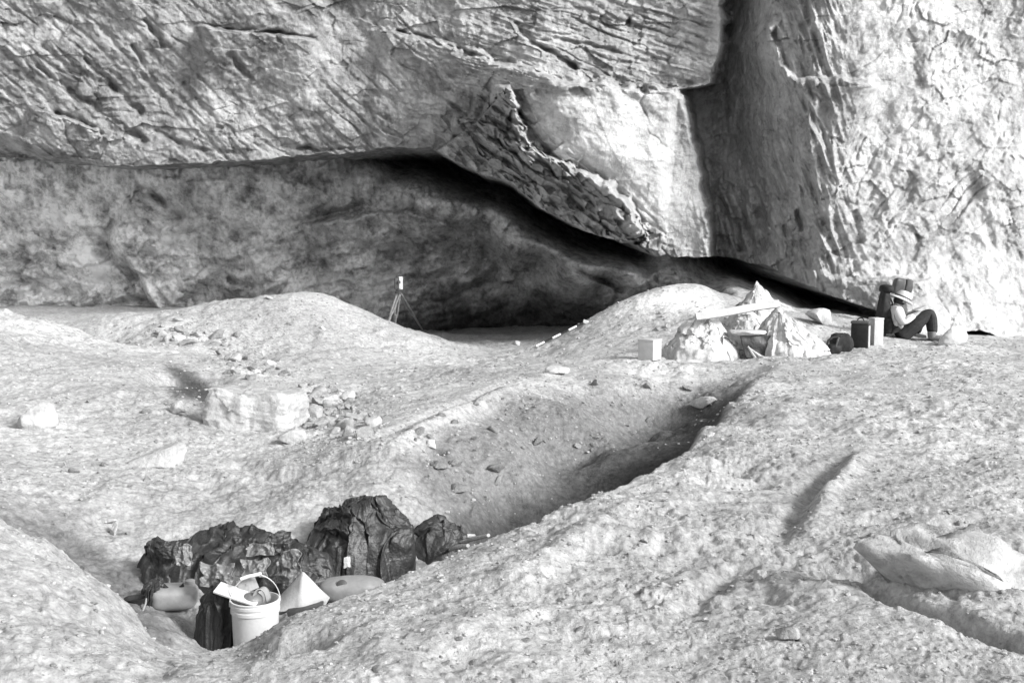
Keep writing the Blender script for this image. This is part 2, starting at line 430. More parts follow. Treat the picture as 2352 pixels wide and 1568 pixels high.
def build_ground(mat):
    th = np.unique(np.r_[np.linspace(-math.pi, -.62, 60), np.linspace(-.62, -.455, 50), np.linspace(-.455, .455, 880), np.linspace(.455, .62, 50), np.linspace(.62, math.pi, 60)])[:-1]
    r = np.exp(np.unique(np.r_[np.linspace(math.log(.15), math.log(3.2), 24), np.linspace(math.log(3.2), math.log(9), 330), np.linspace(math.log(9), math.log(26), 440), np.linspace(math.log(26), math.log(36), 50), np.linspace(math.log(36), math.log(900), 30)]))
    T, Rr = np.meshgrid(th, r)
    X, Y = Rr * np.sin(T), Rr * np.cos(T)
    Z = ground_base(X, Y); Z = Z + ground_noise(X, Y, Z) * (1 - sstep(36, 60, Rr))
    V = np.stack([X, Y, Z], -1)
    n, m = T.shape
    f = grid_faces(n, m, True, True)
    c = len(V.reshape(-1, 3))
    me = mesh_np('ground', np.r_[V.reshape(-1, 3), [[0, 0, .1]]], f)
    # dug slope darkened; trench, pit and hollow shade painted into the tone
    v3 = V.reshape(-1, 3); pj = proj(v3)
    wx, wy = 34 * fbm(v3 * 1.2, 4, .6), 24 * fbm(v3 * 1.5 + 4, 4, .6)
    dug_shade = sstep(0, 80, poly_in(pj[:, 0] + wx, pj[:, 1] + wy, DUG_SHADE))
    bank_shadow = sstep(-50, 80, poly_in(pj[:, 0] + wx, pj[:, 1] + wy, BANK_SHADOW))
    pit_shade = sstep(-20, 50, poly_in(pj[:, 0] + wx, pj[:, 1] + wy, PIT_SHADE))
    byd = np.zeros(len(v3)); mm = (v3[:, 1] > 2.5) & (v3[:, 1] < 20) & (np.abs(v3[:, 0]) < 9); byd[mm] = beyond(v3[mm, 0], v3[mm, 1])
    dug_shade *= byd; bank_shadow *= byd; pit_shade *= byd
    hollow_shade = sstep(-14, 26, poly_in(pj[:, 0] + wx * .7, pj[:, 1] + wy * .7, [(378, 842), (420, 836), (474, 872), (492, 905), (474, 940), (440, 920), (388, 902)])) * (v3[:, 1] > 10)  # shade inside the hollow painted dark
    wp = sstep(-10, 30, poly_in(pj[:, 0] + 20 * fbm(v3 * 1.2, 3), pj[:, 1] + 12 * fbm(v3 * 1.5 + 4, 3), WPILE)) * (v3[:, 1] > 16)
    set_tone(me, np.r_[(1 - .50 * dug_shade) * (1 - .68 * bank_shadow) * (1 - .55 * pit_shade) * (1 - .80 * hollow_shade) + .45 * wp, [1]])
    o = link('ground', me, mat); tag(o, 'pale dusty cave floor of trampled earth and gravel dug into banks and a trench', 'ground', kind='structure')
    return o

# ------------------------------------------------------------------ the rock: roof mass above, back wall below
LIP = np.array([(-900, 350), (-300, 348), (30, 357), (110, 368), (230, 379), (400, 378), (560, 369), (700, 357), (850, 346), (930, 336), (985, 339), (1035, 366), (1100, 396), (1180, 424), (1235, 470), (1300, 511), (1380, 545), (1460, 563), (1500, 584), (1560, 592), (1620, 588), (1690, 592), (1760, 612), (1850, 652), (1930, 684), (2010, 713), (2100, 742), (2180, 757), (2250, 760), (2310, 782), (2600, 850), (3300, 900)], float)
def lip(px):
    y = np.interp(px, LIP[:, 0], LIP[:, 1])
    q = np.stack([np.asarray(px) / 70., 0 * np.asarray(px), 0 * np.asarray(px)], -1)
    return y + 7 * fbm(q, 4, .6).reshape(np.shape(px))
UC = np.array([(-900, -500, 17), (-900, 350, 19.5), (-300, -500, 19.5), (-300, 350, 23), (30, -500, 20.3), (30, 50, 22.4), (30, 250, 22.9), (30, 358, 23.4), (500, -500, 21.2), (500, 50, 23.0), (500, 250, 23.6), (500, 372, 24.0), (900, 60, 23.4), (900, 250, 23.9), (930, 336, 24.3),
    (1100, 150, 23.4), (1100, 300, 24.3), (1200, 440, 24.6), (1000, -500, 21.5), (1450, 560, 23.4), (1300, 300, 23.0), (1550, 300, 23.8), (1500, 480, 23.4), (1580, 560, 23.7), (1400, 150, 23.2), (1600, 120, 23.6), (1500, -300, 22.8), (1200, -200, 22.6),
    (1870, 300, 22.1), (2000, 300, 22.2), (2300, 300, 22.8), (2700, 300, 23.6), (2100, 640, 21.9), (2300, 700, 22.2), (2000, 50, 22.0), (2300, 50, 22.6), (1850, 50, 22.2), (2300, -500, 21.5), (1850, 600, 22.6), (1700, 600, 23.4), (2010, 715, 21.7), (2280, 790, 21.6), (3300, 300, 25), (3300, -500, 24), (3300, 900, 24)], float)
_ut = TPS(UC[:, :2] / 1000, UC[:, 2], 1e-4)

REC_L = [(1670, -500), (1658, 40), (1640, 186), (1563, 206), (1592, 330), (1612, 430), (1626, 520), (1640, 700)]
def rec_left(py): return np.interp(py, [-500, 40, 180, 192, 200, 206, 330, 430, 520, 700], [1670, 1660, 1640, 1636, 1600, 1562, 1592, 1612, 1626, 1640])
def rec_right(py): return np.interp(py, [-500, 40, 130, 186, 215, 330, 420, 520, 600, 700], [1740, 1775, 1800, 1835, 1850, 1865, 1880, 1905, 1880, 1860])

def ledge(px, py, pts, amp, w=8., fall=200., wob=0.):
    """rock on the left of the polyline's travel stands forward by amp, dying away over fall"""
    d, s, t = polydist(px, py, pts)
    sd = d * s
    if wob: sd = sd + wob * fbm(np.stack([px / 40, py / 40, 0 * px], -1), 3).reshape(px.shape)
    endf = sstep(0, .16, t) * (1 - sstep(.9, 1, t))
    return -amp * sstep(-w, w, sd) * np.exp(-np.maximum(sd, 0) / fall) * np.where(d < fall * 4, 1, 0) * endf

def crack(px, py, pts, amp, w=5., seed=0.):
    d, s, t = polydist(px + 8 * perlin(np.stack([px / 25, py / 25, 0 * px + seed], -1)).reshape(px.shape), py + 6 * perlin(np.stack([px / 25, py / 25, 0 * px + seed + 5], -1)).reshape(px.shape), pts)
    k = .35 + .65 * sstep(-.2, .3, perlin(np.stack([px / 60, py / 60, 0 * px + seed + 9], -1)).reshape(px.shape))
    return amp * np.exp(-(d / w) ** 2) * k * sstep(0, .05, t) * (1 - sstep(.95, 1, t))

def rot_noise(px, py, ang, sl, sw, z=0., kind=ridged, o=3):
    c, s = math.cos(ang), math.sin(ang)
    u = (px * c + py * s) / sl; v = (-px * s + py * c) / sw
    q = np.stack([u, v, 0 * u + z], -1).reshape(-1, 3)
    return kind(q, o).reshape(px.shape)

def roof_depth(px, py):
    d = _ut(px / 1000, py / 1000)
    # the recess: deepest behind the smooth buttress, running out to the right
    L, R = rec_left(py), rec_right(py)
    t = np.clip((px - L) / (R - L), 0, 1)
    wob = 15 * fbm(np.stack([px / 60, py / 60, 0 * px], -1), 5, .6).reshape(px.shape)
    Ls = np.interp(py, [-500, 60, 260, 430, 700], [1655, 1630, 1585, 1612, 1640]); t = np.clip((px - Ls) / (R - Ls), 0, 1)
    depth = 4.2 * sstep(300, -300, py) * .25 + 3.6
    d = d + np.where(px + wob * .6 > L - 6, depth * (1 - t) ** 1.1 * sstep(-6, 22, px + wob * .6 - L), 0)
    # the block standing out above the buttress
    d += ledge(px, py, [(1660, 186), (1560, 206), (1500, 201), (1400, 192), (1290, 186), (1240, 165), (1150, 140), (1040, 110), (905, 72), (860, 66)], 1.3 * sstep(900, 1500, px) + .35, 12, 330, 14)
    # smooth buttress over the knobbly band
    d += ledge(px, py, [(1486, 585), (1478, 535), (1455, 480), (1400, 425), (1340, 395), (1280, 372), (1225, 335), (1200, 290), (1190, 240), (1165, 200), (1130, 185)], 1.5, 9, 420, 13)
    # roof ledges
    d += ledge(px, py, [(745, 90), (690, 86), (600, 74), (540, 70), (440, 58)], .45, 4, 90, 4)
    d += ledge(px, py, [(2040, 208), (1985, 182), (1900, 181), (1830, 186), (1800, 150), (1780, 100), (1760, 30)], .7, 9, 110, 9)
    d += ledge(px, py, [(2160, 645), (2050, 640), (1960, 640), (1870, 628), (1800, 600)], .4, 8, 90, 8)
    d += .7 * sstep(0, 60, poly_in(px, py, [(-60, 290), (60, 318), (150, 345), (250, 372), (260, 400), (-60, 400)]))
    d += ledge(px, py, [(240, 330), (225, 300), (190, 280), (120, 262), (60, 240)], .3, 5, 90, 6)
    d += ledge(px, py, [(1250, 370), (1190, 330), (1100, 270), (1040, 250)], .5, 8, 70, 8)
    # relief
    p3 = P(px, py, d).reshape(-1, 3).astype(np.float32); sh = px.shape
    left = sstep(1250, 900, px); right = sstep(1850, 2000, px); flank = sstep(1560, 1700, px) * (1 - right); smooth = sstep(1180, 1260, px) * sstep(1640, 1600, px) * sstep(200, 225, py) * (1 - sstep(-90, 20, py - (372 + (px - 1280) * .8)))
    knob = sstep(980, 1100, px) * sstep(1560, 1480, px) * sstep(180, 260, py) * (1 - smooth)
    top = sstep(230, 180, py) * sstep(900, 1200, px) * sstep(1660, 1600, px)
    n = .42 * fbm(p3 * .33, 3).reshape(sh)
    aniso_l = rot_noise(px, py, math.radians(40), 150, 26, 1.) * .5 + rot_noise(px, py, math.radians(52), 60, 14, 4.) * .35
    aniso_t = rot_noise(px, py, math.radians(17), 170, 18, 2.)
    aniso_r = rot_noise(px, py, math.radians(-42), 110, 24, 3.)
    aniso_f = rot_noise(px, py, math.radians(72), 130, 26, 6.)
    n -= .022 * left * aniso_l * (.45 + .55 * sstep(900, 300, px))
    n -= .045 * top * aniso_t + .03 * right * aniso_r + .20 * flank * aniso_f * np.maximum(sstep(1720, 1850, px), sstep(380, 520, py))
    n -= .03 * right * rot_noise(px, py, math.radians(60), 90, 30, 8.) * sstep(300, 500, py)
    fa = facets(p3 * np.array([1.5, 1.5, 2.6], np.float32)).reshape(sh)
    fb = facets(p3 * 4.2 + 7).reshape(sh)
    patch = sstep(-.25, .45, perlin(p3 * .45 + 77)).reshape(sh)
    rough = 1 - .85 * smooth - .35 * flank * sstep(500, 350, py) - right * (.80 - .52 * patch) - left * (.45 - .35 * patch)
    n += right * (.16 * fbm(p3 * np.array([.9, .9, .6], np.float32) + 5, 3).reshape(sh) + .05 * np.abs(perlin(p3 * 2.2 + 9)).reshape(sh))
    n += rough * (.11 * fa + .045 * fb + .25 * knob * fa + .34 * knob * np.abs(perlin(p3 * 2.6)).reshape(sh) + .20 * knob * fb)
    n += (.25 + .75 * rough) * (.05 * fbm(p3 * 3.2, 3).reshape(sh) + .03 * perlin(p3 * 11).reshape(sh))
    one = lambda q, o: ridged(q, 2, .35)
    pm = sstep(-.3, .35, perlin(p3 * .55 + 140)).reshape(sh)
    warp = 42 * fbm(p3 * .5 + 33, 3).reshape(sh)
    n += .06 * left * pm * sstep(.80, 1.25, rot_noise(px + warp, py + warp, math.radians(41), 210, 34, 11., one))
    n += .07 * left * (1 - pm) * sstep(.95, 1.25, rot_noise(px + warp, py - warp, math.radians(24), 160, 40, 15., one)) * sstep(150, 330, py)
    n += .08 * top * pm * sstep(.86, 1.25, rot_noise(px, py + warp * .6, math.radians(16), 260, 26, 12., one))
    n += .05 * right * pm * sstep(.9, 1.25, rot_noise(px + warp, py + warp, math.radians(-44), 170, 38, 13., one))
    n += .22 * knob * sstep(.8, 1.15, rot_noise(px + warp, py + warp, math.radians(38), 120, 28, 14., one))
    d = d + n
    # cracks
    for pts, a, ww in (([(480, 62), (560, 72), (640, 76), (740, 90)], .45, 3.4), ([(900, 68), (960, 82), (1040, 112), (1150, 142), (1260, 172), (1300, 190)], .35, 4),
                       ([(1180, 50), (1210, 85), (1270, 120), (1330, 160)], .6, 6), ([(1230, 90), (1340, 100), (1440, 130), (1520, 145)], .2, 5), ([(1480, 190), (1475, 240), (1495, 310), (1560, 360)], .12, 3), ([(930, 80), (900, 130)], .14, 3),
                       ([(130, 180), (220, 250), (340, 330)], .5, 6), ([(190, 130), (270, 210), (330, 260)], .4, 6), ([(300, 100), (360, 190)], .4, 6), ([(420, 190), (470, 250), (510, 300)], .35, 6), ([(330, 40), (380, 110)], .4, 6), ([(60, 120), (130, 190)], .3, 5), ([(520, 120), (580, 190)], .25, 6), ([(350, 300), (460, 345), (560, 352)], .3, 5), ([(640, 330), (740, 345), (850, 340)], .3, 4),
                       ([(120, 262), (170, 270), (240, 310)], .5, 5), ([(90, 100), (160, 160), (260, 200), (330, 270)], .3, 7), ([(230, 60), (300, 140), (400, 250)], .3, 7),
                       ([(1730, 470), (1770, 560)], .5, 9), ([(1830, 480), (1850, 560)], .5, 7), ([(1880, 460), (1890, 520)], .4, 7), ([(1690, 500), (1700, 580)], .6, 9),
                       ([(2075, 320), (2050, 390)], .2, 8), ([(2110, 540), (2090, 600)], .25, 8), ([(1960, 480), (1975, 560)], .2, 8), ([(2210, 370), (2240, 420)], .1, 8), ([(1860, 100), (1875, 140)], .2, 6),
                       ([(1380, 40), (1400, 60), (1450, 50)], .4, 8), ([(1560, 200), (1470, 205), (1380, 195)], .2, 4)):
        d += crack(px, py, pts, a * (.5 if pts[0][0] < 440 else .85), ww, seed=a * 31 + pts[0][0] * .01)
    return d

_slot = []
for a_ in list(range(930, 1480, 38)) + list(range(1690, 1960, 34)):
    b_ = float(np.interp(a_, LIP[:, 0], LIP[:, 1])); rt = a_ > 1600
    _slot += [(a_, b_ + (22 if rt else 20), 30.5 if rt else 32.0), (a_ - 10, b_ - 40, 32.0 if rt else 33.5)]
    if a_ > 960:
        sh_ = np.interp(a_, [960, 1100, 1250, 1440, 1690, 1800, 1900, 1990], [27.6, 27.4, 26.8, 25.7, 24.4, 23.4, 22.7, 22.2])
        _slot += [(a_ - (0 if rt else 14), b_ + (58 if rt else 74 - .06 * (a_ - 960)), sh_)]
LC = np.array([(-900, 300, 21), (-900, 900, 20), (-300, 300, 24), (-300, 700, 26), (30, 300, 25.2), (30, 380, 25.4), (30, 550, 26.9), (30, 720, 28.2), (250, 300, 26.0), (250, 390, 26.0), (250, 550, 27.2), (250, 720, 28.6), (500, 300, 26.6), (500, 385, 26.6), (500, 550, 27.8), (500, 720, 28.8), (750, 280, 27), (750, 370, 27.0), (750, 550, 28.2), (750, 700, 28.4),
    (860, 385, 27.4), (900, 450, 27.4), (900, 600, 29.2), (900, 720, 29.4), (900, 860, 30), (1100, 530, 28.4), (1120, 600, 29.2), (1100, 700, 30.2), (1100, 780, 31.5), (1100, 900, 33), (1250, 610, 28.0), (1250, 700, 30), (1250, 780, 31.5), (1400, 640, 26.4), (1400, 720, 28), (1400, 850, 31), (1500, 560, 27.5), (1500, 625, 25.6), (1520, 690, 26.6),
    (1600, 560, 28.5), (1590, 618, 26), (1640, 690, 23.8), (1760, 760, 22.9), (1900, 800, 22), (2000, 748, 22.0), (2000, 820, 21.6), (2100, 730, 25), (2200, 740, 25), (2200, 860, 24), (2500, 840, 24), (2500, 1000, 23), (3300, 900, 19)] + _slot, float)
_lt = TPS(LC[:, :2] / 1000, LC[:, 2], 2e-5)

def wall_depth(px, py):
    d = _lt(px / 1000, py / 1000)
    steep = np.abs(_lt(px / 1000, (py + 6) / 1000) - _lt(px / 1000, (py - 6) / 1000)) / 12
    d += ledge(px, py, [(1095, 555), (1040, 520), (990, 498), (930, 482), (860, 487), (800, 500), (700, 520)], .9, 7, 90, 6)
    d += ledge(px, py, [(700, 505), (800, 478), (870, 462), (960, 440)], -.0, 7, 90, 6)
    for pts, a, ww in (([(310, 430), (360, 458), (410, 500), (430, 520)], .5, 9), ([(640, 300 + 220), (740, 500), (840, 470)], .35, 7), ([(1270, 612), (1330, 625), (1400, 655), (1440, 672)], .7, 7), ([(600, 690), (680, 640), (690, 600)], .3, 6), ([(60, 450), (90, 520)], .25, 7), ([(520, 640), (570, 660), (640, 650)], .35, 8), ([(350, 640), (372, 690), (400, 720)], .5, 8), ([(1180, 560), (1160, 610), (1090, 655)], .5, 9), ([(740, 600), (760, 640), (820, 660)], .25, 6), ([(240, 640), (180, 690), (110, 700)], .25, 7), ([(1500, 640), (1540, 665), (1560, 700)], .4, 8)):
        d += crack(px, py, pts, a, ww, seed=pts[0][0] * .013)
    d += ledge(px, py, [(860, 470), (770, 500), (690, 515)], .35, 6, 60, 5)
    d += ledge(px, py, [(980, 695), (1050, 668), (1110, 640), (1140, 600), (1150, 550), (1130, 500)], -.5, 10, 90, 8) * -1
    d += ledge(px, py, [(1430, 668), (1380, 645), (1320, 622), (1270, 610)], .6, 6, 60, 6)
    d += ledge(px, py, [(380, 730), (350, 690), (330, 640), (300, 605), (240, 570)], -.0, 6, 60, 6)
    d += ledge(px, py, [(230, 575), (280, 590), (320, 630), (345, 690), (380, 735)], .7, 7, 120, 8)
    d += ledge(px, py, [(440, 520), (400, 490), (350, 455), (310, 430)], .5, 6, 70, 8)
    d += ledge(px, py, [(700, 590), (660, 565), (600, 562), (560, 580)], .45, 6, 60, 6)
    for cx, cy, rx, ry, a in ((918, 582, 22, 24, .9), (1062, 575, 28, 24, .9), (1122, 590, 26, 60, 1.2), (245, 580, 22, 16, .8), (640, 578, 40, 18, .4), (480, 675, 30, 20, .3), (380, 690, 60, 26, .3), (400, 500, 20, 14, .5), (550, 690, 30, 14, .3)):
        d += a * np.exp(-((px - cx) / rx) ** 2 - ((py - cy) / ry) ** 2)
    p3 = P(px, py, d).reshape(-1, 3).astype(np.float32); sh = px.shape; p3 = p3 * np.array([1, .3, 1], np.float32)
    n = .32 * fbm(p3 * .45, 3).reshape(sh)
    st = rot_noise(px, py, math.radians(-12), 150, 26, 3.3)
    n -= .16 * st * sstep(480, 600, py) * (.3 + .7 * sstep(-.2, .4, perlin(p3 * .4 + 50)).reshape(sh)) + .10 * rot_noise(px, py, math.radians(80), 90, 24, 9.) * sstep(560, 420, py)
    fa = facets(p3 * np.array([1.3, 1.3, 2.2], np.float32)).reshape(sh); fb = facets(p3 * 3.8 + 4).reshape(sh)
    k = .4 + .6 * sstep(-.3, .4, perlin(p3 * .5 + 3)).reshape(sh)
    n += .30 * fa * k + .12 * fb * k + .10 * np.abs(perlin(p3 * 1.7 + 21)).reshape(sh) + .05 * fbm(p3 * 3.0, 3).reshape(sh) + .025 * perlin(p3 * 11).reshape(sh)
    return d + n * (1 - .55 * sstep(.016, .05, steep))

def dense(a, b, step, out):
    return np.unique(np.r_[np.linspace(out[0], a, 40), np.arange(a, b, step), np.linspace(b, out[1], 40)])

def build_rock(mroof, mwall):
    px = dense(-30, 2400, 2.4, (-900, 3300))
    lp = lip(px)
    t = np.unique(np.r_[np.linspace(0, .37, 16), np.linspace(.37, 1, 330)])
    top = -500.
    PX = np.repeat(px[None], len(t), 0); PY = top + (lp[None] - top) * t[:, None]
    D = roof_depth(PX, PY)
    V = P(PX, PY, D)
    # brow rounds over, then the underside runs back into the rock
    last = V[-1]
    rows = []
    for q in np.r_[np.linspace(.04, .6, 12), np.linspace(.8, 15, 44)]:
        r = last.copy(); r[:, 1] += q
        r[:, 2] += .035 * q + .03 * np.abs(fbm(r * .9, 3)) * min(1, q)
        rows.append(r)
    first = V[0]; caps = []
    for q in (25, 12, 5, 2):
        r = first.copy(); r[:, 1] += q; r[:, 2] += 1.5 * math.sqrt(q) * .5; caps.append(r)
    V = np.concatenate([np.array(caps), V, np.array(rows)], 0)
    me = mesh_np('cliff', V, grid_faces(V.shape[0], V.shape[1], False, True))
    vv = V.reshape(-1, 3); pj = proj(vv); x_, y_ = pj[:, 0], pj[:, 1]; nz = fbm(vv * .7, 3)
    # old bedding darker on the left, knobbly band too; fresh spall and right wall whiter
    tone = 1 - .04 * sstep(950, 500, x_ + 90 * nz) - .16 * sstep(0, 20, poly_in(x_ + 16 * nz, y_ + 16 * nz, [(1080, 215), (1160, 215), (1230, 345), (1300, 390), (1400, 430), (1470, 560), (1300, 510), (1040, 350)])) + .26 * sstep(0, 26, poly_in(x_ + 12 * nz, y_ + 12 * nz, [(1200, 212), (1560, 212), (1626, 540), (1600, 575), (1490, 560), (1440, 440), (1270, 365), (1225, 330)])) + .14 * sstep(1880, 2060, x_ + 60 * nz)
    # mineral staining along the bedding, with the dark of cracks painted in
    one = lambda q, o: ridged(q, 3, .5)
    w1, w2 = 40 * fbm(vv * .45 + 33, 4), 40 * fbm(vv * .5 + 63, 4)
    lf, tp, rt = sstep(1250, 850, x_), sstep(230, 180, y_) * sstep(850, 1150, x_) * sstep(1660, 1600, x_), sstep(1850, 2000, x_)
    mk = sstep(-.35, .3, perlin(vv * .6 + 140))
    tone -= .34 * lf * mk * sstep(.55, 1.25, rot_noise(x_ + w1, y_ + w2, math.radians(41), 170, 22, 21., one))
    tone -= .26 * lf * (1 - .5 * mk) * sstep(.7, 1.3, rot_noise(x_ + w2, y_ - w1, math.radians(62), 90, 20, 25., one))
    tone -= .28 * tp * mk * sstep(.6, 1.25, rot_noise(x_, y_ + w1 * .6, math.radians(14), 230, 18, 22., one))
    tone -= .34 * rt * mk * sstep(.55, 1.25, rot_noise(x_ + w1, y_ + w2, math.radians(-44), 110, 22, 23., one))
    tone -= .22 * sstep(.15, .5, fbm(vv * 2.4 + 9, 4, .6)) * (1 - .6 * sstep(0, 20, poly_in(x_, y_, [(1200, 212), (1560, 212), (1626, 540), (1490, 560), (1270, 365)])))
    tone = np.maximum(tone, .3)
    set_tone(me, tone)
    o = link('cliff', me, mroof)
    tag(o, 'huge pale fractured limestone roof and right wall of the rock shelter', 'rock face', kind='structure')
    px = dense(-30, 2400, 2.8, (-900, 3300))
    lp = np.interp(px, LIP[:, 0], LIP[:, 1]) - 75
    t = np.linspace(0, 1, 190)
    PX = np.repeat(px[None], len(t), 0); PY = lp[None] + (930 - lp[None]) * t[:, None]
    V = P(PX, PY, wall_depth(PX, PY))
    me = mesh_np('cave_back_wall', V, grid_faces(V.shape[0], V.shape[1], False, True))
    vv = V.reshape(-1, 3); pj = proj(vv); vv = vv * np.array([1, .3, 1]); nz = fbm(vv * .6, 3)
    stain_shade = sstep(0, 110, poly_in(pj[:, 0] + 60 * nz, pj[:, 1] + 40 * nz, [(860, 720), (1000, 640), (1240, 620), (1420, 640), (1560, 690), (1500, 900), (900, 900)]))  # shade of the deep recess painted into the tone
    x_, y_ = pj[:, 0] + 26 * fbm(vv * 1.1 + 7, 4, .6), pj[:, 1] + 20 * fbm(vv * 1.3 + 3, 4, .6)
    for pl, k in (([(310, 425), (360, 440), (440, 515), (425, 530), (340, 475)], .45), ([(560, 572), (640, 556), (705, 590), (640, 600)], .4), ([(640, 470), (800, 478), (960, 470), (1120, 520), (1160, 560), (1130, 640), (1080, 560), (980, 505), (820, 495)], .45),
                  ([(330, 650), (470, 660), (600, 690), (560, 720), (370, 720)], .3), ([(215, 560), (300, 590), (330, 640), (250, 600)], .5), ([(930, 360), (1000, 345), (1150, 440), (1300, 530), (1400, 575), (1270, 560), (1080, 470)], .5), ([(1200, 560), (1460, 640), (1480, 690), (1250, 650)], .25)):  # stains, plus painted shade of the hollows and the slot
        stain_shade = np.maximum(stain_shade, 0); k0 = sstep(-6, 26, poly_in(x_, y_, pl)) * k
        stain_shade = 1 - (1 - stain_shade) * (1 - k0 * 1.0)
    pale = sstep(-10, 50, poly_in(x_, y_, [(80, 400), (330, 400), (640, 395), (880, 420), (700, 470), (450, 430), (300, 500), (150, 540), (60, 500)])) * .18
    set_tone(me, (1 - .62 * stain_shade) * (1 - .8 * sstep(0, 60, poly_in(x_, y_, [(880, 735), (1010, 690), (1200, 660), (1400, 670), (1480, 690), (1440, 900), (900, 900)]))) + pale + .12 + .26 * sstep(900, 350, x_) * sstep(600, 200, pj[:, 0] + 90 * nz))  # foot of the recess painted near black as shade
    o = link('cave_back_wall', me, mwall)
    tag(o, 'shaded grey back wall of the cave below the overhanging roof', 'rock wall', kind='structure')

M = {}
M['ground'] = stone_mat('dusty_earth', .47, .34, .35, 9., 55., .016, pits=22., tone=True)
M['roof'] = stone_mat('pale_limestone', .46, .32, .28, 1.6, 9., .09, tone=True)
M['wall'] = stone_mat('back_wall_limestone', .6, .6, .5, 1.9, 8., .09, tone=True, stretch=(1, .3, 1))  # recess darkness comes from the painted tone
build_ground(M['ground'])
build_rock(M['roof'], M['wall'])
# ------------------------------------------------------------------ objects
def zof(py, d):
    u = -(py - CY) / F
    return CAMZ + (-SP + u * CP) * d / (CP + u * SP)
def xof(px, d, py=1000):
    u = -(py - CY) / F
    return (px - CX) / F * d / (CP + u * SP)
def gz(x, y): return float(ground(np.array([x]), np.array([y]))[0])
def at(px, py, sink=0.0):
    p = hit(px, py, ground); p.z -= sink; return p
def on(px, d, py=1000, sink=0.):
    x = xof(px, d, py); return Vector((x, d, gz(x, d) - sink))

def ico(sub):
    bm = bmesh.new(); bmesh.ops.create_icosphere(bm, subdivisions=sub, radius=1)
    V = np.array([v.co[:] for v in bm.verts], np.float32); Fc = np.array([[v.index for v in f.verts] for f in bm.faces], np.int32); bm.free()
    return V, Fc
ICO = {k: ico(k) for k in (1, 2, 3, 4, 5)}

def rock_verts(seed, dims, sub=4, cuts=12, rough=.05, low=.45, high=.85, freq=2.2):
    r = np.random.RandomState(seed); V = ICO[sub][0].copy()
    for k in range(cuts):
        n = r.normal(size=3); n /= np.linalg.norm(n); h = r.uniform(low, high)
        q = V @ n; V -= np.maximum(q - h, 0)[:, None] * n[None].astype(np.float32) * .93
    nrm = V / np.linalg.norm(V, axis=1)[:, None]
    o = r.rand(3) * 50
    V = V + nrm * (rough * fbm(V * freq + o, 4, .55))[:, None]
    V = V + nrm * (rough * .5 * facets(V * freq * 2 + o))[:, None]
    V = V / np.abs(V).max(0)[None]
    return V * np.array(dims)[None] * .5

def rock_mesh(name, seed, dims, sub=4, **kw):
    return mesh_np(name, rock_verts(seed, dims, sub, **kw), ICO[sub][1])

def bm_obj(name, bm, mat, parent=None, smooth=True, bevel=0., sub=0):
    if bevel:
        bmesh.ops.bevel(bm, geom=[e for e in bm.edges], offset=bevel, segments=2, affect='EDGES', profile=.6)
    bmesh.ops.recalc_face_normals(bm, faces=bm.faces)
    me = bpy.data.meshes.new(name); bm.to_mesh(me); bm.free()
    for p in me.polygons: p.use_smooth = smooth
    if smooth: me.set_sharp_from_angle(angle=math.radians(40))
    o = link(name, me, mat, parent)
    return o

def bm_box(bm, c, s, rot=None, taper=1.):
    r = bmesh.ops.create_cube(bm, size=1)
    for v in r['verts']:
        k = taper if v.co.z > 0 else 1
        v.co = Vector((v.co.x * s[0] * k, v.co.y * s[1] * k, v.co.z * s[2]))
        if rot is not None: v.co = rot @ v.co
        v.co += Vector(c)
    return r['verts']

def bm_tube(bm, pts, rad, n=8, cap=True):
    pts = [Vector(p) for p in pts]; m = len(pts)
    if not hasattr(rad, '__len__'): rad = [rad] * m
    rings = []; prev = None
    for k, p in enumerate(pts):
        t = (pts[min(k + 1, m - 1)] - pts[max(k - 1, 0)]).normalized()
        a = prev if prev is not None else (Vector((0, 0, 1)) if abs(t.z) < .9 else Vector((1, 0, 0)))
        a = (a - t * a.dot(t)).normalized(); b = t.cross(a); prev = a
        rings.append([bm.verts.new(p + (a * math.cos(2 * math.pi * j / n) + b * math.sin(2 * math.pi * j / n)) * rad[k]) for j in range(n)])
    for k in range(m - 1):
        for j in range(n): bm.faces.new((rings[k][j], rings[k][(j + 1) % n], rings[k + 1][(j + 1) % n], rings[k + 1][j]))
    if cap: bm.faces.new(rings[0][::-1]); bm.faces.new(rings[-1])

def bm_lathe(bm, prof, n=32, c=(0, 0, 0), M4=None):
    rings = []
    for r, z in prof:
        ring = []
        for j in range(n):
            p = Vector((r * math.cos(2 * math.pi * j / n), r * math.sin(2 * math.pi * j / n), z))
            if M4 is not None: p = M4 @ p
            ring.append(bm.verts.new(p + Vector(c)))
        rings.append(ring)
    for a, b in zip(rings[:-1], rings[1:]):
        for j in range(n): bm.faces.new((a[j], a[(j + 1) % n], b[(j + 1) % n], b[j]))
    if prof[0][0] > 1e-4: bm.faces.new(rings[0][::-1])
    if prof[-1][0] > 1e-4: bm.faces.new(rings[-1])

def arc(c, r, a0, a1, n, ux=(1, 0, 0), uy=(0, 0, 1)):
    ux, uy, c = Vector(ux), Vector(uy), Vector(c)
    return [c + ux * r * math.cos(a0 + (a1 - a0) * k / n) + uy * r * math.sin(a0 + (a1 - a0) * k / n) for k in range(n + 1)]

def pillow_mesh(name, dims, seed, e=.45, wr=.02, sub=5, freq=6., squash=0.):
    """rounded box with wrinkles"""
    V = ICO[sub][0].astype(float); V = np.sign(V) * np.abs(V) ** e
    V = V / np.abs(V).max()
    V[:, :2] *= (1 - squash * (V[:, 2:] * .5 + .5))
    V = V * np.array(dims) * .5
    nr = V / np.linalg.norm(V, axis=1)[:, None]
    V = V + nr * (wr * ridged(V * freq + seed * 3.7, 3))[:, None] + nr * (wr * .8 * fbm(V * freq * .4 + seed, 2))[:, None]
    return mesh_np(name, V, ICO[sub][1])

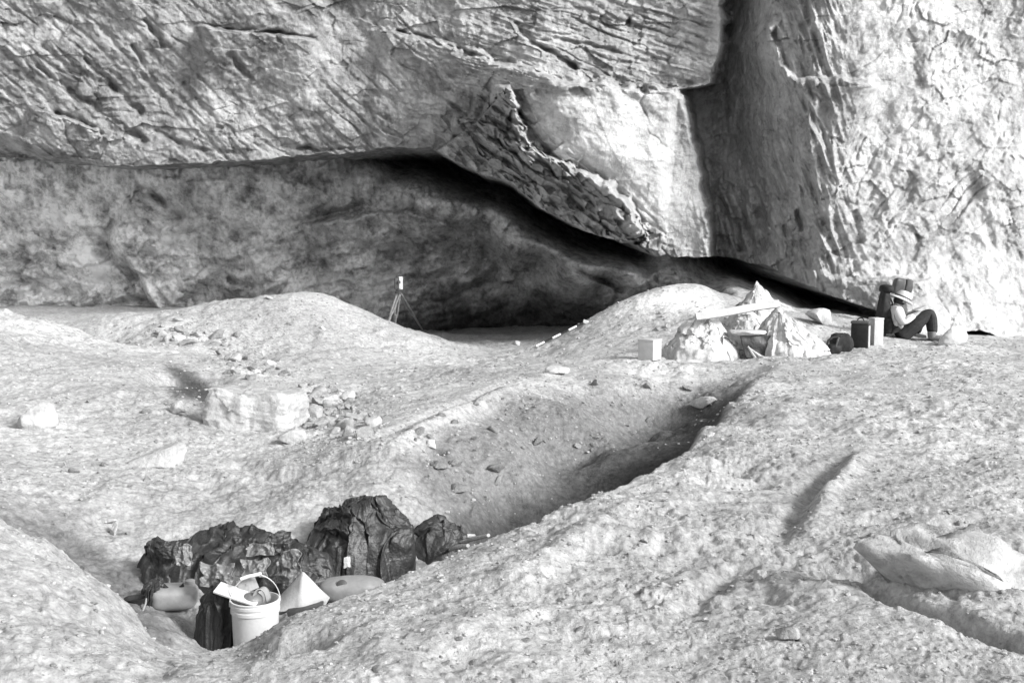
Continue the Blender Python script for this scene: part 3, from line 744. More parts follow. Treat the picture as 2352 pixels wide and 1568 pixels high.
def heap_mesh(name, seed, a, b, h, nr=90, na=220, p=1.0, out=.15, crumple=0., cf=5., fac=0., ff=4., folds=0., nf=9, lean=(0, 0), fine=0., skirt=.12, twopeak=None):
    """a steep heap, boulder or thrown-down sheet standing on the ground; its skirt runs a little below"""
    r = np.linspace(0, 1, nr); t = np.linspace(0, 2 * math.pi, na, endpoint=False)
    T, R = np.meshgrid(t, r)
    ring = np.stack([np.cos(T) * 1.3 + seed * 7.1, np.sin(T) * 1.3, 0 * T + seed], -1).reshape(-1, 3)
    rad = 1 + out * fbm(ring, 3).reshape(T.shape)
    X, Y = R * rad * np.cos(T) * a, R * rad * np.sin(T) * b
    Z = h * (1 - R) ** p
    if twopeak is not None:
        tx, ty, th_, tw = twopeak
        Z = np.maximum(Z, th_ * np.clip(1 - np.hypot((X - tx) / tw, (Y - ty) / tw), 0, 1) ** .9)
    if folds:
        fr = np.stack([np.cos(T) * nf / 3., np.sin(T) * nf / 3., .6 * R + seed], -1).reshape(-1, 3)
        fo = ridged(fr, 3).reshape(T.shape) * np.minimum(R * 3, 1)
        X += folds * fo * np.cos(T); Y += folds * fo * np.sin(T)
    X += lean[0] * (1 - R) ** 1.2; Y += lean[1] * (1 - R) ** 1.2
    Z -= skirt * sstep(.86, 1, R)
    V = np.stack([X, Y, Z], -1).reshape(-1, 3)
    q = V.astype(np.float32) + seed * 5.3
    k = (.25 + .75 * np.minimum(1, (1 - R) * 6)).reshape(-1)
    if crumple:
        qs = q * np.array([1, 1, .45], np.float32) + .35 * perlin(q * 2.2)[:, None]
        V[:, 0] += crumple * 1.3 * ridged(qs * cf * .6, 3, .42) * k; V[:, 1] += crumple * 1.3 * ridged(qs * cf * .6 + 40, 3, .42) * k
        V[:, 2] += crumple * 1.3 * ridged(qs * cf * .5 + 80, 3, .42) * k
        V[:, 2] += crumple * .35 * facets(q * cf * 1.3, 1.6) * k
    if fac: V[:, 0] += fac * facets(q * ff) * k; V[:, 1] += fac * facets(q * ff + 9) * k; V[:, 2] += fac * facets(q * ff + 20) * k
    if fine: V[:, 2] += fine * fbm(q * 9, 4)* k; V[:, 1] += fine * fbm(q * 8 + 5, 4) * k
    f = grid_faces(nr, na, True, False)
    return mesh_np(name, V, f)

M['stone'] = stone_mat('pale_stone', .45, .22, 1.2, 7., 34., .02)
M['stone2'] = stone_mat('dusty_grey_stone', .33, .25, 1.2, 7., 34., .02)
M['white_heap'] = stone_mat('white_marl', .50, .22, 1.0, 5., 22., .015)
M['boulder'] = stone_mat('rough_limestone', .44, .3, .6, 3., 16., .03)
M['earth'] = stone_mat('packed_earth', .45, .28, .8, 5., 26., .02)
M['plastic'] = plain_mat('black_plastic_film', .026, .52, .3, 5., .01, .6)
M['greyfilm'] = plain_mat('dusty_plastic_film', .17, .42, .35, 6., .006, .5)
M['white'] = plain_mat('white_plastic', .60, .45, .10, 8., .001, .4)
M['paper'] = plain_mat('white_paper', .44, .85, .12, 9., .003, .2)
M['greyjug'] = plain_mat('grey_plastic', .30, .5, .18, 7., .002, .4)
M['palejug'] = plain_mat('pale_plastic', .28, .5, .16, 8., .002, .4)
M['black'] = plain_mat('black_fabric', .016, .8, .3, 14., .003, .3)
M['darkgrey'] = plain_mat('dark_grey_metal', .07, .5, .25, 14., .001, .4)
M['metal'] = plain_mat('galvanised_wire', .45, .4, .15, 20., 0, .6)
M['wood'] = plain_mat('bleached_wood', .42, .75, .22, 9., .004, .25)
M['wooddark'] = plain_mat('weathered_wood', .30, .75, .25, 9., .004, .25)
M['skin'] = plain_mat('skin', .30, .6, .1, 20., .001, .3)
M['shirt'] = plain_mat('white_shirt', .52, .85, .08, 20., .004, .2)
M['trousers'] = plain_mat('dark_trousers', .035, .85, .25, 18., .004, .2)
M['vest'] = plain_mat('dark_vest', .03, .85, .25, 18., .004, .2)
M['hair'] = plain_mat('dark_hair', .03, .6, .3, 40., .003, .3)
M['straw'] = plain_mat('pale_hat', .58, .8, .1, 30., .003, .2)
M['boot'] = plain_mat('worn_boot', .16, .7, .2, 20., .003, .3)

# ---- the distinct stones: name, label, (px, py of the foot), size m, seed, turn, sink share, material
def stone(name, label, cat, px, py, dims, seed, rz=0., sink=.25, mat='stone', tilt=(0, 0), sub=4, **kw):
    p = at(px, py)
    o = link(name, rock_mesh(name, seed, dims, sub, **kw), M[mat])
    o.location = (p.x, p.y, p.z + dims[2] * (.5 - sink)); o.rotation_euler = (tilt[0], tilt[1], rz)
    tag(o, label, cat)
    return o
stone('boulder', 'pale half-buried boulder at the left edge with a thin shadow under it', 'boulder', 84, 985, (.42, .42, .42), 3, .4, .3, cuts=9)
stone('rock', 'small white cube-like rock lying left of the squared earth block', 'rock', 413, 952, (.21, .2, .19), 14, .6, .15, low=.35, high=.6, cuts=8)
stone('slab', 'wide flat pale slab in the left slope with a dark gap at its left end', 'slab', 368, 1062, (.58, .46, .26), 22, .15, .3, tilt=(.25, -.05), low=.35, high=.8, cuts=9)
stone('stone', 'white finger-shaped stone lying flat on the left slope', 'stone', 250, 1201, (.16, .07, .05), 5, .1, .1)
stone('stone', 'pale upright splinter of stone below the white finger-shaped one', 'stone', 263, 1228, (.05, .10, .15), 6, .3, .2, tilt=(0, .35))
stone('stone', 'flat bright white stone on the brow above the dark trench slope', 'stone', 1281, 858, (.36, .26, .14), 9, .2, .2, mat='white_heap')
stone('stone', 'small white pebble sitting in a dark socket of the trench slope', 'pebble', 992, 1030, (.10, .09, .10), 10, .2, .15, mat='white_heap')
stone('stone', 'round white stone on the shaded cave floor near the banded pole', 'stone', 1188, 793, (.22, .18, .14), 12, 0, .15, mat='white_heap')
stone('stone', 'small white stone at the top end of the banded pole', 'stone', 1346, 744, (.13, .12, .10), 13, 0, .1, mat='white_heap')
stone('rock', 'grey flat-sided rock with a bright right edge in the near bank at the bottom right', 'rock', 1803, 1468, (.13, .10, .085), 31, .5, .25, mat='stone2', low=.3, high=.6, cuts=9)
stone('slab', 'thin tilted slab on the crest of the middle spoil mound', 'slab', 616, 688, (.26, .2, .09), 33, .3, .1, tilt=(0, .5), low=.3, high=.6)
stone('rock', 'white angular rock on the slope behind the right-hand white boulder', 'rock', 1885, 742, (.5, .4, .34), 35, .3, .2, mat='white_heap', low=.35, high=.7, cuts=8)
stone('rock', 'pale wedge of rock at the foot of the seated person', 'rock', 2187, 791, (.5, .3, .42), 37, .1, .1, mat='white_heap', low=.3, high=.75)
stone('stone', 'smooth egg-shaped white stone at the right edge of the near bank', 'stone', 2248, 1256, (.085, .07, .06), 41, .4, .25, mat='white_heap', cuts=3)
stone('stone', 'bright white stone at the upper end of the dark trench', 'stone', 1633, 1003, (.09, .08, .08), 43, .4, .2, mat='white_heap')
stone('stone', 'pale lying stone near the foot of the rubble right of the squared block', 'stone', 668, 1016, (.32, .24, .18), 44, .4, .2)
stone('stone', 'pale long stone half out of the dark trench wall at its upper end', 'stone', 1612, 935, (.42, .2, .16), 45, -.6, .2, tilt=(0, -.3))
stone('stone', 'loose pale stone on the near bank below the long gully', 'stone', 1745, 1330, (.09, .07, .06), 46, .2, .2)
# rock behind the seated person and the dark bundle on it
pb = on(2105, 20.7, 760)
o = link('boulder', rock_mesh('boulder', 52, (1.25, .8, 1.2), 5, cuts=10, rough=.06), M['boulder']); o.location = (pb.x, pb.y, zof(673, 20.7) - .56); tag(o, 'large pale boulder standing behind the seated person against the right wall', 'boulder')
# large angular boulder bottom right, undercut
def big_boulder():
    x0 = P(2240, 1318, 5.1)
    r = np.random.RandomState(5); V = ICO[5][0].astype(float); V = np.sign(V) * np.abs(V) ** .5; V /= np.abs(V).max()
    for k in range(22):
        n = r.normal(size=3); n[2] = abs(n[2]) * .8; n /= np.linalg.norm(n); q_ = V @ n; V -= np.maximum(q_ - r.uniform(.56, .86), 0)[:, None] * n[None] * .95
    V *= np.array([.49, .42, .36])
    low_ = np.maximum(0, .10 - V[:, 2])
    V[:, 0] += .9 * low_; V[:, 1] += 1.0 * low_                    # undercut towards the left and the front
    V[:, 0] -= .10 * sstep(.0, -.3, V[:, 1]) * sstep(0, -.3, V[:, 0])
    nv_ = V / np.linalg.norm(V, axis=1)[:, None]
    V += nv_ * (.016 * fbm(V * 6 + 3, 5, .6) + .050 * facets(V * 4.2 + 11, 1.2) + .022 * facets(V * 11, 1.2))[:, None]
    return V, x0
V, x0 = big_boulder()
o = link('boulder', mesh_np('boulder', V, ICO[5][1]), M['boulder']); o.location = (x0[0], x0[1] + .10, x0[2] - .11); o.rotation_euler = (-.05, .20, -.30)
tag(o, 'big angular undercut boulder jutting from the near bank at the lower right', 'boulder')

# ---- the squared earth block
p = at(575, 985)
bm = bmesh.new(); bm_box(bm, (0, 0, 0), (1.02, .7, .52), taper=.88)
bmesh.ops.subdivide_edges(bm, edges=bm.edges[:], cuts=40, use_grid_fill=True)
Vb = np.array([v.co[:] for v in bm.verts]); nb = Vb / np.linalg.norm(Vb, axis=1)[:, None]
rb = np.maximum(0, np.abs(Vb / np.array([.51, .35, .26])) ** 6)
Vn = Vb * (1 - .13 * np.minimum(1, np.sort(rb, 1)[:, 1]))[:, None] + nb * (.055 * fbm(Vb * 2.6 + 3, 4) + .018 * facets(Vb * 5) + .014 * ridged(Vb * np.array([2, 2, 9.]), 3))[:, None]
for v, c in zip(bm.verts, Vn): v.co = c
o = bm_obj('earth_block', bm, M['earth']); o.location = (p.x, p.y + .3, p.z + .12); o.rotation_euler = (-.06, .05, -.2)
tag(o, 'large squared block of pale earth left standing in the middle of the slope', 'block')

# ---- loose stones, a few kinds copied about
KINDS = [rock_mesh('rubble_stone', 100 + k, (1, .8 + .1 * (k % 3), .6 + .1 * (k % 2)), 3, cuts=11, low=.28, high=.62, rough=.03) for k in range(7)]
rr = random.Random(5)
def scatter(name, label, cat, group, poly, n, smin, smax, mats, sink=.25):
    xs = [q[0] for q in poly]; ys = [q[1] for q in poly]; k = 0; tries = 0
    while k < n and tries < 4000:
        tries += 1
        px, py = rr.uniform(min(xs), max(xs)), rr.uniform(min(ys), max(ys))
        if poly_in(np.array([px]), np.array([py]), poly)[0] < 0: continue
        q = at(px, py); s = smin * (smax / smin) ** (rr.random() ** 1.7)
        me = KINDS[rr.randrange(7)]
        m = mats[rr.randrange(len(mats))]
        key = me.name + m
        mm = _mc.get(key)
        if mm is None:
            mm = me.copy(); mm.name = name; mm.materials.clear(); mm.materials.append(M[m]); _mc[key] = mm
        o = bpy.data.objects.new(name, mm); COL.objects.link(o)
        o.scale = (s, s, s); o.location = (q.x, q.y, q.z + s * (.35 - sink)); o.rotation_euler = (rr.uniform(-.4, .4), rr.uniform(-.4, .4), rr.uniform(0, 6.28))
        tag(o, label, cat, group); k += 1
_mc = {}
scatter('rubble_stone', 'small pale stone in the loose rubble spilling beside the squared block', 'stone', 'rubble beside the squared block', [(690, 880), (760, 880), (860, 960), (840, 1010), (760, 1020), (700, 990)], 72, .07, .30, ['stone', 'white_heap', 'stone'])
scatter('rubble_stone', 'angular pale stone in the rubble at the left foot of the spoil mound', 'stone', 'rubble at the foot of the spoil mound', [(300, 765), (440, 730), (560, 770), (520, 800), (420, 790)], 40, .08, .36, ['stone', 'white_heap', 'stone2'])
scatter('rubble_stone', 'pale stone strewn on the slope above the squared block', 'stone', 'stones above the squared block', [(470, 800), (600, 810), (690, 870), (600, 885), (500, 850)], 46, .07, .30, ['stone', 'white_heap', 'stone2'])
scatter('rubble_stone', 'small stone sticking out of the dark trench slope', 'stone', 'stones in the trench slope', [(900, 1000), (1150, 890), (1560, 850), (1650, 900), (1350, 1050), (1100, 1150), (1000, 1120)], 60, .05, .18, ['stone', 'stone2', 'stone2', 'stone2'])
scatter('rubble_stone', 'small pale stone lying loose on the sunny near bank', 'stone', 'stones on the near bank', [(900, 1400), (1500, 1120), (1900, 900), (2300, 1000), (2300, 1200), (1900, 1250), (1700, 1540), (1000, 1540)], 26, .015, .06, ['stone', 'stone', 'stone2'], .2)
scatter('rubble_stone', 'small stone lying on the left slope above the pit', 'stone', 'stones on the left slope', [(60, 900), (280, 880), (420, 1010), (500, 1060), (300, 1240), (80, 1140)], 18, .03, .11, ['stone', 'stone', 'stone2'], .25)
scatter('rubble_stone', 'small stone on the smooth face of the spoil mound', 'stone', 'stones on the spoil mound', [(560, 700), (700, 680), (860, 740), (1100, 805), (1180, 850), (900, 850), (700, 820)], 24, .05, .14, ['stone', 'white_heap', 'stone2'], .25)
scatter('rubble_stone', 'stone lodged in the pale spoil pile behind the white carton', 'stone', 'stones in the pale spoil pile', [(1310, 800), (1400, 720), (1560, 670), (1600, 720), (1540, 790), (1400, 810)], 12, .05, .16, ['stone', 'white_heap', 'stone2'], .25)

scatter('clod', 'crumbly clod of earth lying on the near bank right of the trench', 'clod', 'clods on the near bank', [(760, 1420), (1060, 1300), (1440, 1150), (1760, 900), (2100, 980), (2300, 1150), (2000, 1260), (2000, 1540), (760, 1550)], 60, .02, .07, ['earth'], .3)
scatter('clod', 'crumbly clod of earth on the bank at the bottom left corner', 'clod', 'clods on the left near bank', [(40, 1230), (200, 1360), (300, 1490), (330, 1550), (40, 1550)], 16, .012, .04, ['earth'], .3)
def build_gravel(n):
    r = np.random.RandomState(3)
    base = []
    for k in range(10):
        base.append(rock_verts(300 + k, (1, .85, .65), 1, cuts=5, low=.45, high=.8, rough=.04))
    th = r.uniform(-.46, .46, n); lr = r.uniform(math.log(3.6), math.log(22), n); rad = np.exp(lr)
    x, y = rad * np.sin(th), rad * np.cos(th); z = ground(x, y)
    # the dense rubble on the left middle slope
    ex, ey = [], []
    for poly, cnt in (([(680, 870), (760, 870), (870, 960), (850, 1015), (760, 1030), (690, 1000)], 1100), ([(300, 760), (440, 725), (570, 765), (640, 840), (690, 880), (560, 880), (480, 820)], 1300), ([(900, 1000), (1150, 890), (1560, 850), (1650, 900), (1350, 1050), (1100, 1150), (1000, 1150)], 500)):
        pa = np.array(poly, float); a_, b_ = pa.min(0), pa.max(0)
        qx, qy = r.uniform(a_[0], b_[0], cnt * 2), r.uniform(a_[1], b_[1], cnt * 2)
        k_ = poly_in(qx, qy, poly) > 0; qx, qy = qx[k_][:cnt], qy[k_][:cnt]
        for u_, v_ in zip(qx[::8], qy[::8]):
            h_ = hit(u_, v_); m_ = r.randint(5, 11)
            ex += list(h_.x + r.normal(0, .22, m_)); ey += list(h_.y + r.normal(0, .35, m_))
    ex, ey = np.array(ex), np.array(ey); nx = len(ex)
    dens = perlin(np.stack([x, y, 0 * x], -1) * 1.1)
    keep = (r.rand(n) < np.clip(.55 + .9 * dens, .12, 1)) & (z > -.3); x, y, z, rad = x[keep], y[keep], z[keep], rad[keep]; x = np.r_[x, ex]; y = np.r_[y, ey]; z = np.r_[z, ground(ex, ey)]; rad = np.r_[rad, np.hypot(ex, ey)]; n = len(x)
    s = .0030 * rad ** .85 * np.exp(r.normal(0, .5, n)); s = np.minimum(s, .014 * rad ** .5)
    s[-nx:] = np.minimum(.022 * np.exp(r.normal(0, .45, nx)), .06)
    Vs = []; 
    for i in range(n):
        a = r.uniform(0, 6.28); c, sn = math.cos(a), math.sin(a); b = base[i % 10]
        R = np.array([[c, -sn, 0], [sn, c, 0], [0, 0, 1]])
        Vs.append((b @ R.T) * (s[i] * np.array([1, 1, r.uniform(.6, 1.1)])) + np.array([x[i], y[i], z[i] + s[i] * .12]))
    nv = len(base[0]); Fc = ICO[1][1]
    me = mesh_np('gravel', np.concatenate(Vs), (Fc[None] + (np.arange(n) * nv)[:, None, None]).reshape(-1, 3), False)
    o = link('gravel', me, M['gravel']); tag(o, 'fine pale gravel and crumbs of earth strewn all over the dug ground', 'gravel', kind='stuff')
M['gravel'] = stone_mat('gravel', .38, .35, 2.5, 9., 40., .004)
build_gravel(15000)

# ---- the white boulders with the beam laid across
def heap_obj(name, label, cat, px, d, py, mat, rz=0., **kw):
    q = on(px, d, py); o = link(name, heap_mesh(name, **kw), M[mat]); o.location = q; o.rotation_euler = (0, 0, rz); tag(o, label, cat); return o
hl = heap_obj('pointed_boulder', 'pointed white boulder under the left end of the plank', 'boulder', 1612, 17.3, 826, 'white_heap', seed=2, a=.66, b=.5, h=.74, p=.95, fac=.055, ff=4.5, fine=.02, lean=(.02, 0))
hr = heap_obj('pointed_boulder', 'folded white boulder right of the dark opening, under the middle of the plank', 'boulder', 1812, 17.3, 826, 'white_heap', seed=5, a=.62, b=.5, h=.72, p=.92, fac=.04, ff=3.4, folds=.05, fine=.02, lean=(-.22, 0))
hb = heap_obj('pointed_boulder', 'tall pointed white boulder behind the right end of the plank', 'boulder', 1738, 19.0, 790, 'white_heap', seed=8, a=.6, b=.5, h=.76, p=.9, fac=.05, ff=4, fine=.02)
hc = heap_obj('pointed_boulder', 'low white boulder closing the back of the dark opening', 'boulder', 1715, 18.0, 800, 'white_heap', seed=9, a=.42, b=.32, h=.62, p=.5, fac=.05, ff=4, fine=.02)
# the slab over the opening
o = link('slab', rock_mesh('slab', 71, (.66, .4, .12), 4, low=.5, high=.85, cuts=8), M['white_heap']); q = on(1712, 17.15, 800); o.location = (q.x, q.y, zof(762, 17.15)); o.rotation_euler = (0, .03, 0); tag(o, 'pale flat slab bridging the dark opening between the white boulders', 'slab')
# black sheet added as the shade in the opening, pale sticks in front
q = on(1738, 17.05, 820)
n_, m_ = 30, 30; uu, vv_ = np.meshgrid(np.linspace(-.27, .27, m_), np.linspace(0, 1, n_))
Zs = (zof(768, 17.05) - q.z) * (1 - vv_) - .02; Xs = uu + .10 * vv_; Ys = -.05 * vv_ + .03 * perlin(np.stack([uu * 6, vv_ * 2, 0 * uu], -1)).reshape(uu.shape)
o = link('shade_sheet', mesh_np('shade_sheet', np.stack([Xs, Ys, Zs], -1), grid_faces(n_, m_)), M['plastic']); o.location = q
sm = o.modifiers.new('s', 'SOLIDIFY'); sm.thickness = .006; tag(o, 'black sheet added for the shade in the opening between the white boulders', 'plastic sheet')
for k, (pts, lab) in enumerate(([((1718, 795), (1735, 822), (1742, 832)), 'pale crooked stick at the left of the dark opening'], [((1722, 800), (1742, 815), (1768, 828)), 'pale stick slanting to the right across the dark opening'])):
    bm = bmesh.new(); P0 = [Vector((xof(a, 16.9, b), 16.9, zof(b, 16.9))) for a, b in pts]; c0 = P0[-1].copy(); bm_tube(bm, [v - c0 for v in P0], [.012, .022, .016], 8)
    o = bm_obj('stick', bm, M['wood']); o.location = c0; tag(o, lab, 'stick')
# the beam
A, B = Vector((xof(1598, 17.0, 728), 17.0, zof(728, 17.0))), Vector((xof(1790, 17.25, 697), 17.25, zof(697, 17.25)))
bm = bmesh.new(); L = (B - A).length; bm_box(bm, (0, 0, 0), (L, .05, .115)); 
bmesh.ops.subdivide_edges(bm, edges=[e for e in bm.edges if abs(e.verts[0].co.x - e.verts[1].co.x) > .5], cuts=24)
for v in bm.verts: v.co.z += .006 * math.sin(v.co.x * 5) + random.uniform(-.002, .002); v.co.y += .006 * math.sin(v.co.x * 3 + 1)
o = bm_obj('beam', bm, M['wood'], None, False); o.location = (A + B) / 2; dr = (B - A).normalized(); o.rotation_euler = Euler((math.radians(-22), 0, 0)).to_matrix().to_euler()
o.rotation_euler = (Matrix.Rotation(math.atan2(dr.y, dr.x), 3, 'Z') @ Matrix.Rotation(-math.asin(dr.z), 3, 'Y') @ Matrix.Rotation(math.radians(-25), 3, 'X')).to_euler()
tag(o, 'pale wooden plank laid sloping across the tops of the white boulders', 'plank')

# ---- white carton
q = on(1492, 16.9, 826); t = empty('carton', q, math.radians(-38)); tag(t, 'white carton standing left of the white boulders, its left side in shadow', 'carton')
bm = bmesh.new(); bm_box(bm, (0, 0, .13), (.27, .25, .29)); bm_obj('box', bm, M['paper'], t, True, .006)
bm = bmesh.new(); bm_box(bm, (0, 0, .288), (.285, .265, .03)); bm_obj('lid', bm, M['paper'], t, True, .006)
bm = bmesh.new(); bm_tube(bm, [(-.137, -.02, .15), (-.141, -.02, .15)], .02, 12); bm_obj('hand_hole', bm, M['black'], t)

# ---- black and white banded pole
A, B = at(1231, 799), at(1342, 745); A.z += .035; B.z += .04
bm = bmesh.new(); nseg = 6; L = (B - A).length
for k in range(nseg):
    f0 = len(bm.faces); bm_tube(bm, [Vector((L * k / nseg, 0, 0)), Vector((L * (k + 1) / nseg, 0, 0))], .02, 10); bm.faces.ensure_lookup_table()
    for f in bm.faces[f0:]: f.material_index = k % 2
o = bm_obj('ranging_pole', bm, M['white']); o.data.materials.append(M['black']); o.location = A; dr = (B - A).normalized()
o.rotation_euler = (Matrix.Rotation(math.atan2(dr.y, dr.x), 3, 'Z') @ Matrix.Rotation(-math.asin(dr.z), 3, 'Y')).to_euler()
tag(o, 'black and white banded measuring pole lying up the edge of the pale spoil pile', 'measuring pole')

# ---- survey tripod and the instrument on it
dT = 23.5; ap = Vector((xof(916, dT, 670), dT, zof(672, dT)))
feet = [at(972, 760), on(884, 23.9, 740), on(903, 24.6, 740)]
t = empty('tripod', (ap.x, ap.y, min(f.z for f in feet))); tag(t, 'survey tripod of pale wooden legs behind the crest of the spoil mound', 'tripod')
o0 = t.location
bm = bmesh.new(); bm_lathe(bm, [(.075, -.02), (.08, 0), (.08, .02), (.05, .035)], 20, ap - o0); bm_obj('head', bm, M['darkgrey'], t)
for f in feet:
    bm = bmesh.new(); dv = (f - ap); side = dv.cross(Vector((0, 0, 1))).normalized() * .034
    top = ap - o0 + dv.normalized() * .02; mid = ap - o0 + dv * .55; end = f - o0
    bm_tube(bm, [top + side, mid + side * .8], .02, 8); bm_tube(bm, [top - side, mid - side * .8], .02, 8)
    bm_tube(bm, [mid - dv * .06, mid + dv * .1, end - dv * .05, end], [.028, .028, .024, .006], 8); bm_tube(bm, [mid - side * 1.1, mid + side * 1.1], .016, 8)
    bm_obj('leg', bm, M['wood'], t)
q = ap + Vector((0, 0, .035)); t = empty('survey_instrument', q, .25); tag(t, 'small white and dark survey instrument mounted on the tripod', 'survey instrument')
bm = bmesh.new(); bm_lathe(bm, [(.055, 0), (.06, .02), (.06, .05), (.045, .06)], 20); bm_obj('base', bm, M['darkgrey'], t)
bm = bmesh.new(); bm_box(bm, (.04, 0, .17), (.085, .11, .27)); bm_obj('standard', bm, M['white'], t, True, .01)
bm = bmesh.new(); bm_box(bm, (-.06, 0, .16), (.06, .10, .24)); bm_obj('standard', bm, M['darkgrey'], t, True, .01)
bm = bmesh.new(); bm_tube(bm, [(-.005, -.1, .19), (-.005, -.03, .19), (-.005, .1, .19)], [.03, .036, .028], 14); bm_obj('telescope', bm, M['darkgrey'], t)
bm = bmesh.new(); bm_tube(bm, [(-.05, 0, .27), (-.05, 0, .325), (.04, 0, .325), (.04, 0, .29)], .012, 8); bm_obj('handle', bm, M['darkgrey'], t)
# ------------------------------------------------------------------ the things left in the pit
# white bucket
q = on(588, 6.25, 1470, .02); t = empty('bucket', q, .4); tag(t, 'white plastic bucket with ribbed rim and wire handle, holding digging tools', 'bucket')
H_ = zof(1374, 6.25) - q.z
bm = bmesh.new()
bm_lathe(bm, [(.118, 0), (.122, .004), (.130, H_ * .55), (.134, H_ - .075), (.1345, H_ - .072), (.141, H_ - .07), (.141, H_ - .052), (.136, H_ - .050), (.136, H_ - .036), (.142, H_ - .034), (.142, H_ - .018), (.137, H_ - .016), (.137, H_ - .008), (.143, H_ - .004), (.142, H_), (.134, H_ + .001), (.130, H_ - .02), (.126, H_ * .5), (.112, .012), (0, .01)], 48)
bm_obj('pail', bm, M['white'], t)
bm = bmesh.new(); hp = [Vector((.146 * math.cos(a), 0, H_ - .03 + (.165 * math.sin(a)))) for a in np.linspace(0, math.pi, 22)]
Rb = Matrix.Rotation(math.radians(-8), 4, 'X'); hp = [Vector((v.x, v.y, 0)) + Vector((0, 0, H_ - .03)) + (Rb @ Vector((0, 0, v.z - H_ + .03))) for v in hp]
bm_tube(bm, hp, .0032, 8); hb_ = bm_obj('bail', bm, M['metal'], t)
bm = bmesh.new(); bm_tube(bm, [hp[10] + (hp[10] - hp[13]) * .5, hp[10], hp[12], hp[13] + (hp[13] - hp[10]) * .4], .011, 10); bm_obj('grip', bm, M['white'], hb_)
def rel(dx, dy, z): return Vector((q.x + dx, q.y + dy, q.z + z))
# tools standing in the bucket
bm = bmesh.new(); bm_box(bm, (0, 0, 0), (.26, .11, .012)); o = bm_obj('board', bm, M['white'], None, True, .003); o.location = rel(-.10, .0, H_ + .025); o.rotation_euler = (.25, .30, -.1); tag(o, 'flat white board lying slanted across the mouth of the bucket', 'board')
t = empty('trowel', rel(.03, .02, H_ - .06), .3); tag(t, 'round-backed pale trowel standing in the bucket', 'trowel')
bm = bmesh.new(); pts = []
for k in range(13):
    a = math.pi * k / 12
    for j in range(5):
        u_ = (j / 4 - .5) * .05; pts.append(bm.verts.new((.055 * math.cos(a) * .8 + u_ * .6, u_ * .8, .03 + .085 * math.sin(a) + .01 * abs(u_) * 20)))
for k in range(12):
    for j in range(4): bm.faces.new((pts[k * 5 + j], pts[k * 5 + j + 1], pts[k * 5 + j + 6], pts[k * 5 + j + 5]))
b_ = bm_obj('blade', bm, M['palejug'], t); b_.modifiers.new('s', 'SOLIDIFY').thickness = .006
bm = bmesh.new(); bm_tube(bm, [(0, 0, .0), (.01, .01, -.12)], [.012, .014], 10); bm_obj('handle', bm, M['wooddark'], t)
o = link('cloth', pillow_mesh('cloth', (.11, .10, .07), 4, .8, .010, 4, 2.), M['greyfilm']); o.location = rel(-.03, .02, H_ - .02); tag(o, 'grey crumpled cloth stuffed into the mouth of the bucket', 'cloth')
bm = bmesh.new(); bm_box(bm, (0, 0, 0), (.11, .09, .012)); bm_box(bm, (.0, .0, -.05), (.02, .014, .12)); o = bm_obj('scraper', bm, M['wooddark'], None, True, .002); o.location = rel(-.06, .07, H_ + .06); o.rotation_euler = (.9, -.3, .4); tag(o, 'grey flat scraper leaning at the back of the bucket mouth', 'scraper')

# folded white sheet of card standing like a tent
q = on(698, 6.75, 1390, .01); zt = zof(1311, 6.75) - q.z; zb = zof(1398, 6.6) - q.z
t = link('folded_card', None) if False else None
n_, m_ = 24, 30
u_, v_ = np.meshgrid(np.linspace(0, 1, m_), np.linspace(0, 1, n_))
ax = .04; x0, x1 = -.165, .16
X = x0 + (x1 - x0) * u_; top = zb + (zt - zb) * (1 - np.abs(u_ - .5) * 1.85); Z = zb + (top - zb) * v_; Z += .05 * (u_ - .5) * (1 - v_)
Y = -.16 * (1 - v_) + .05 * np.abs(u_ - .5) + .012 * perlin(np.stack([X * 14, Z * 14, 0 * X], -1)).reshape(X.shape)
o = link('folded_card', mesh_np('folded_card', np.stack([X, Y, Z], -1), grid_faces(n_, m_)), M['paper']); o.location = q; o.modifiers.new('s', 'SOLIDIFY').thickness = .005
tag(o, 'white folded sheet of card propped up like a tent right of the bucket', 'card')
bm = bmesh.new(); bm_box(bm, (0, 0, 0), (.22, .10, .055)); o = bm_obj('tray', bm, M['darkgrey'], None, True, .01); o.location = (q.x + .04, q.y - .14, zof(1402, 6.6)); o.rotation_euler = (0, -.16, .1); tag(o, 'flat dark tray tucked under the white folded card', 'tray')

# grey jug with handle
q = on(403, 6.75, 1440, .02); zt = zof(1345, 6.75) - q.z
t = empty('jug', q, .15); tag(t, 'dusty grey plastic canister with a dark carrying handle on top', 'canister')
b_ = link('body', pillow_mesh('body', (.275, .22, zt), 2, .5, .004, 5, 3.), M['greyjug'], t); b_.location = (0, 0, zt * .5)
bm = bmesh.new(); bm_tube(bm, [(-.055, -.02, zt - .02), (-.055, -.025, zt + .012), (-.03, -.03, zt - .012), (.03, -.03, zt - .012), (.055, -.025, zt + .012), (.055, -.02, zt - .02)], [.012, .013, .011, .011, .013, .012], 10); bm_obj('handle', bm, M['black'], t)
bm = bmesh.new(); bm_lathe(bm, [(.03, zt - .02), (.03, zt + .02), (.022, zt + .025)], 20, (.09, .04, 0)); bm_obj('cap', bm, M['palejug'], t)

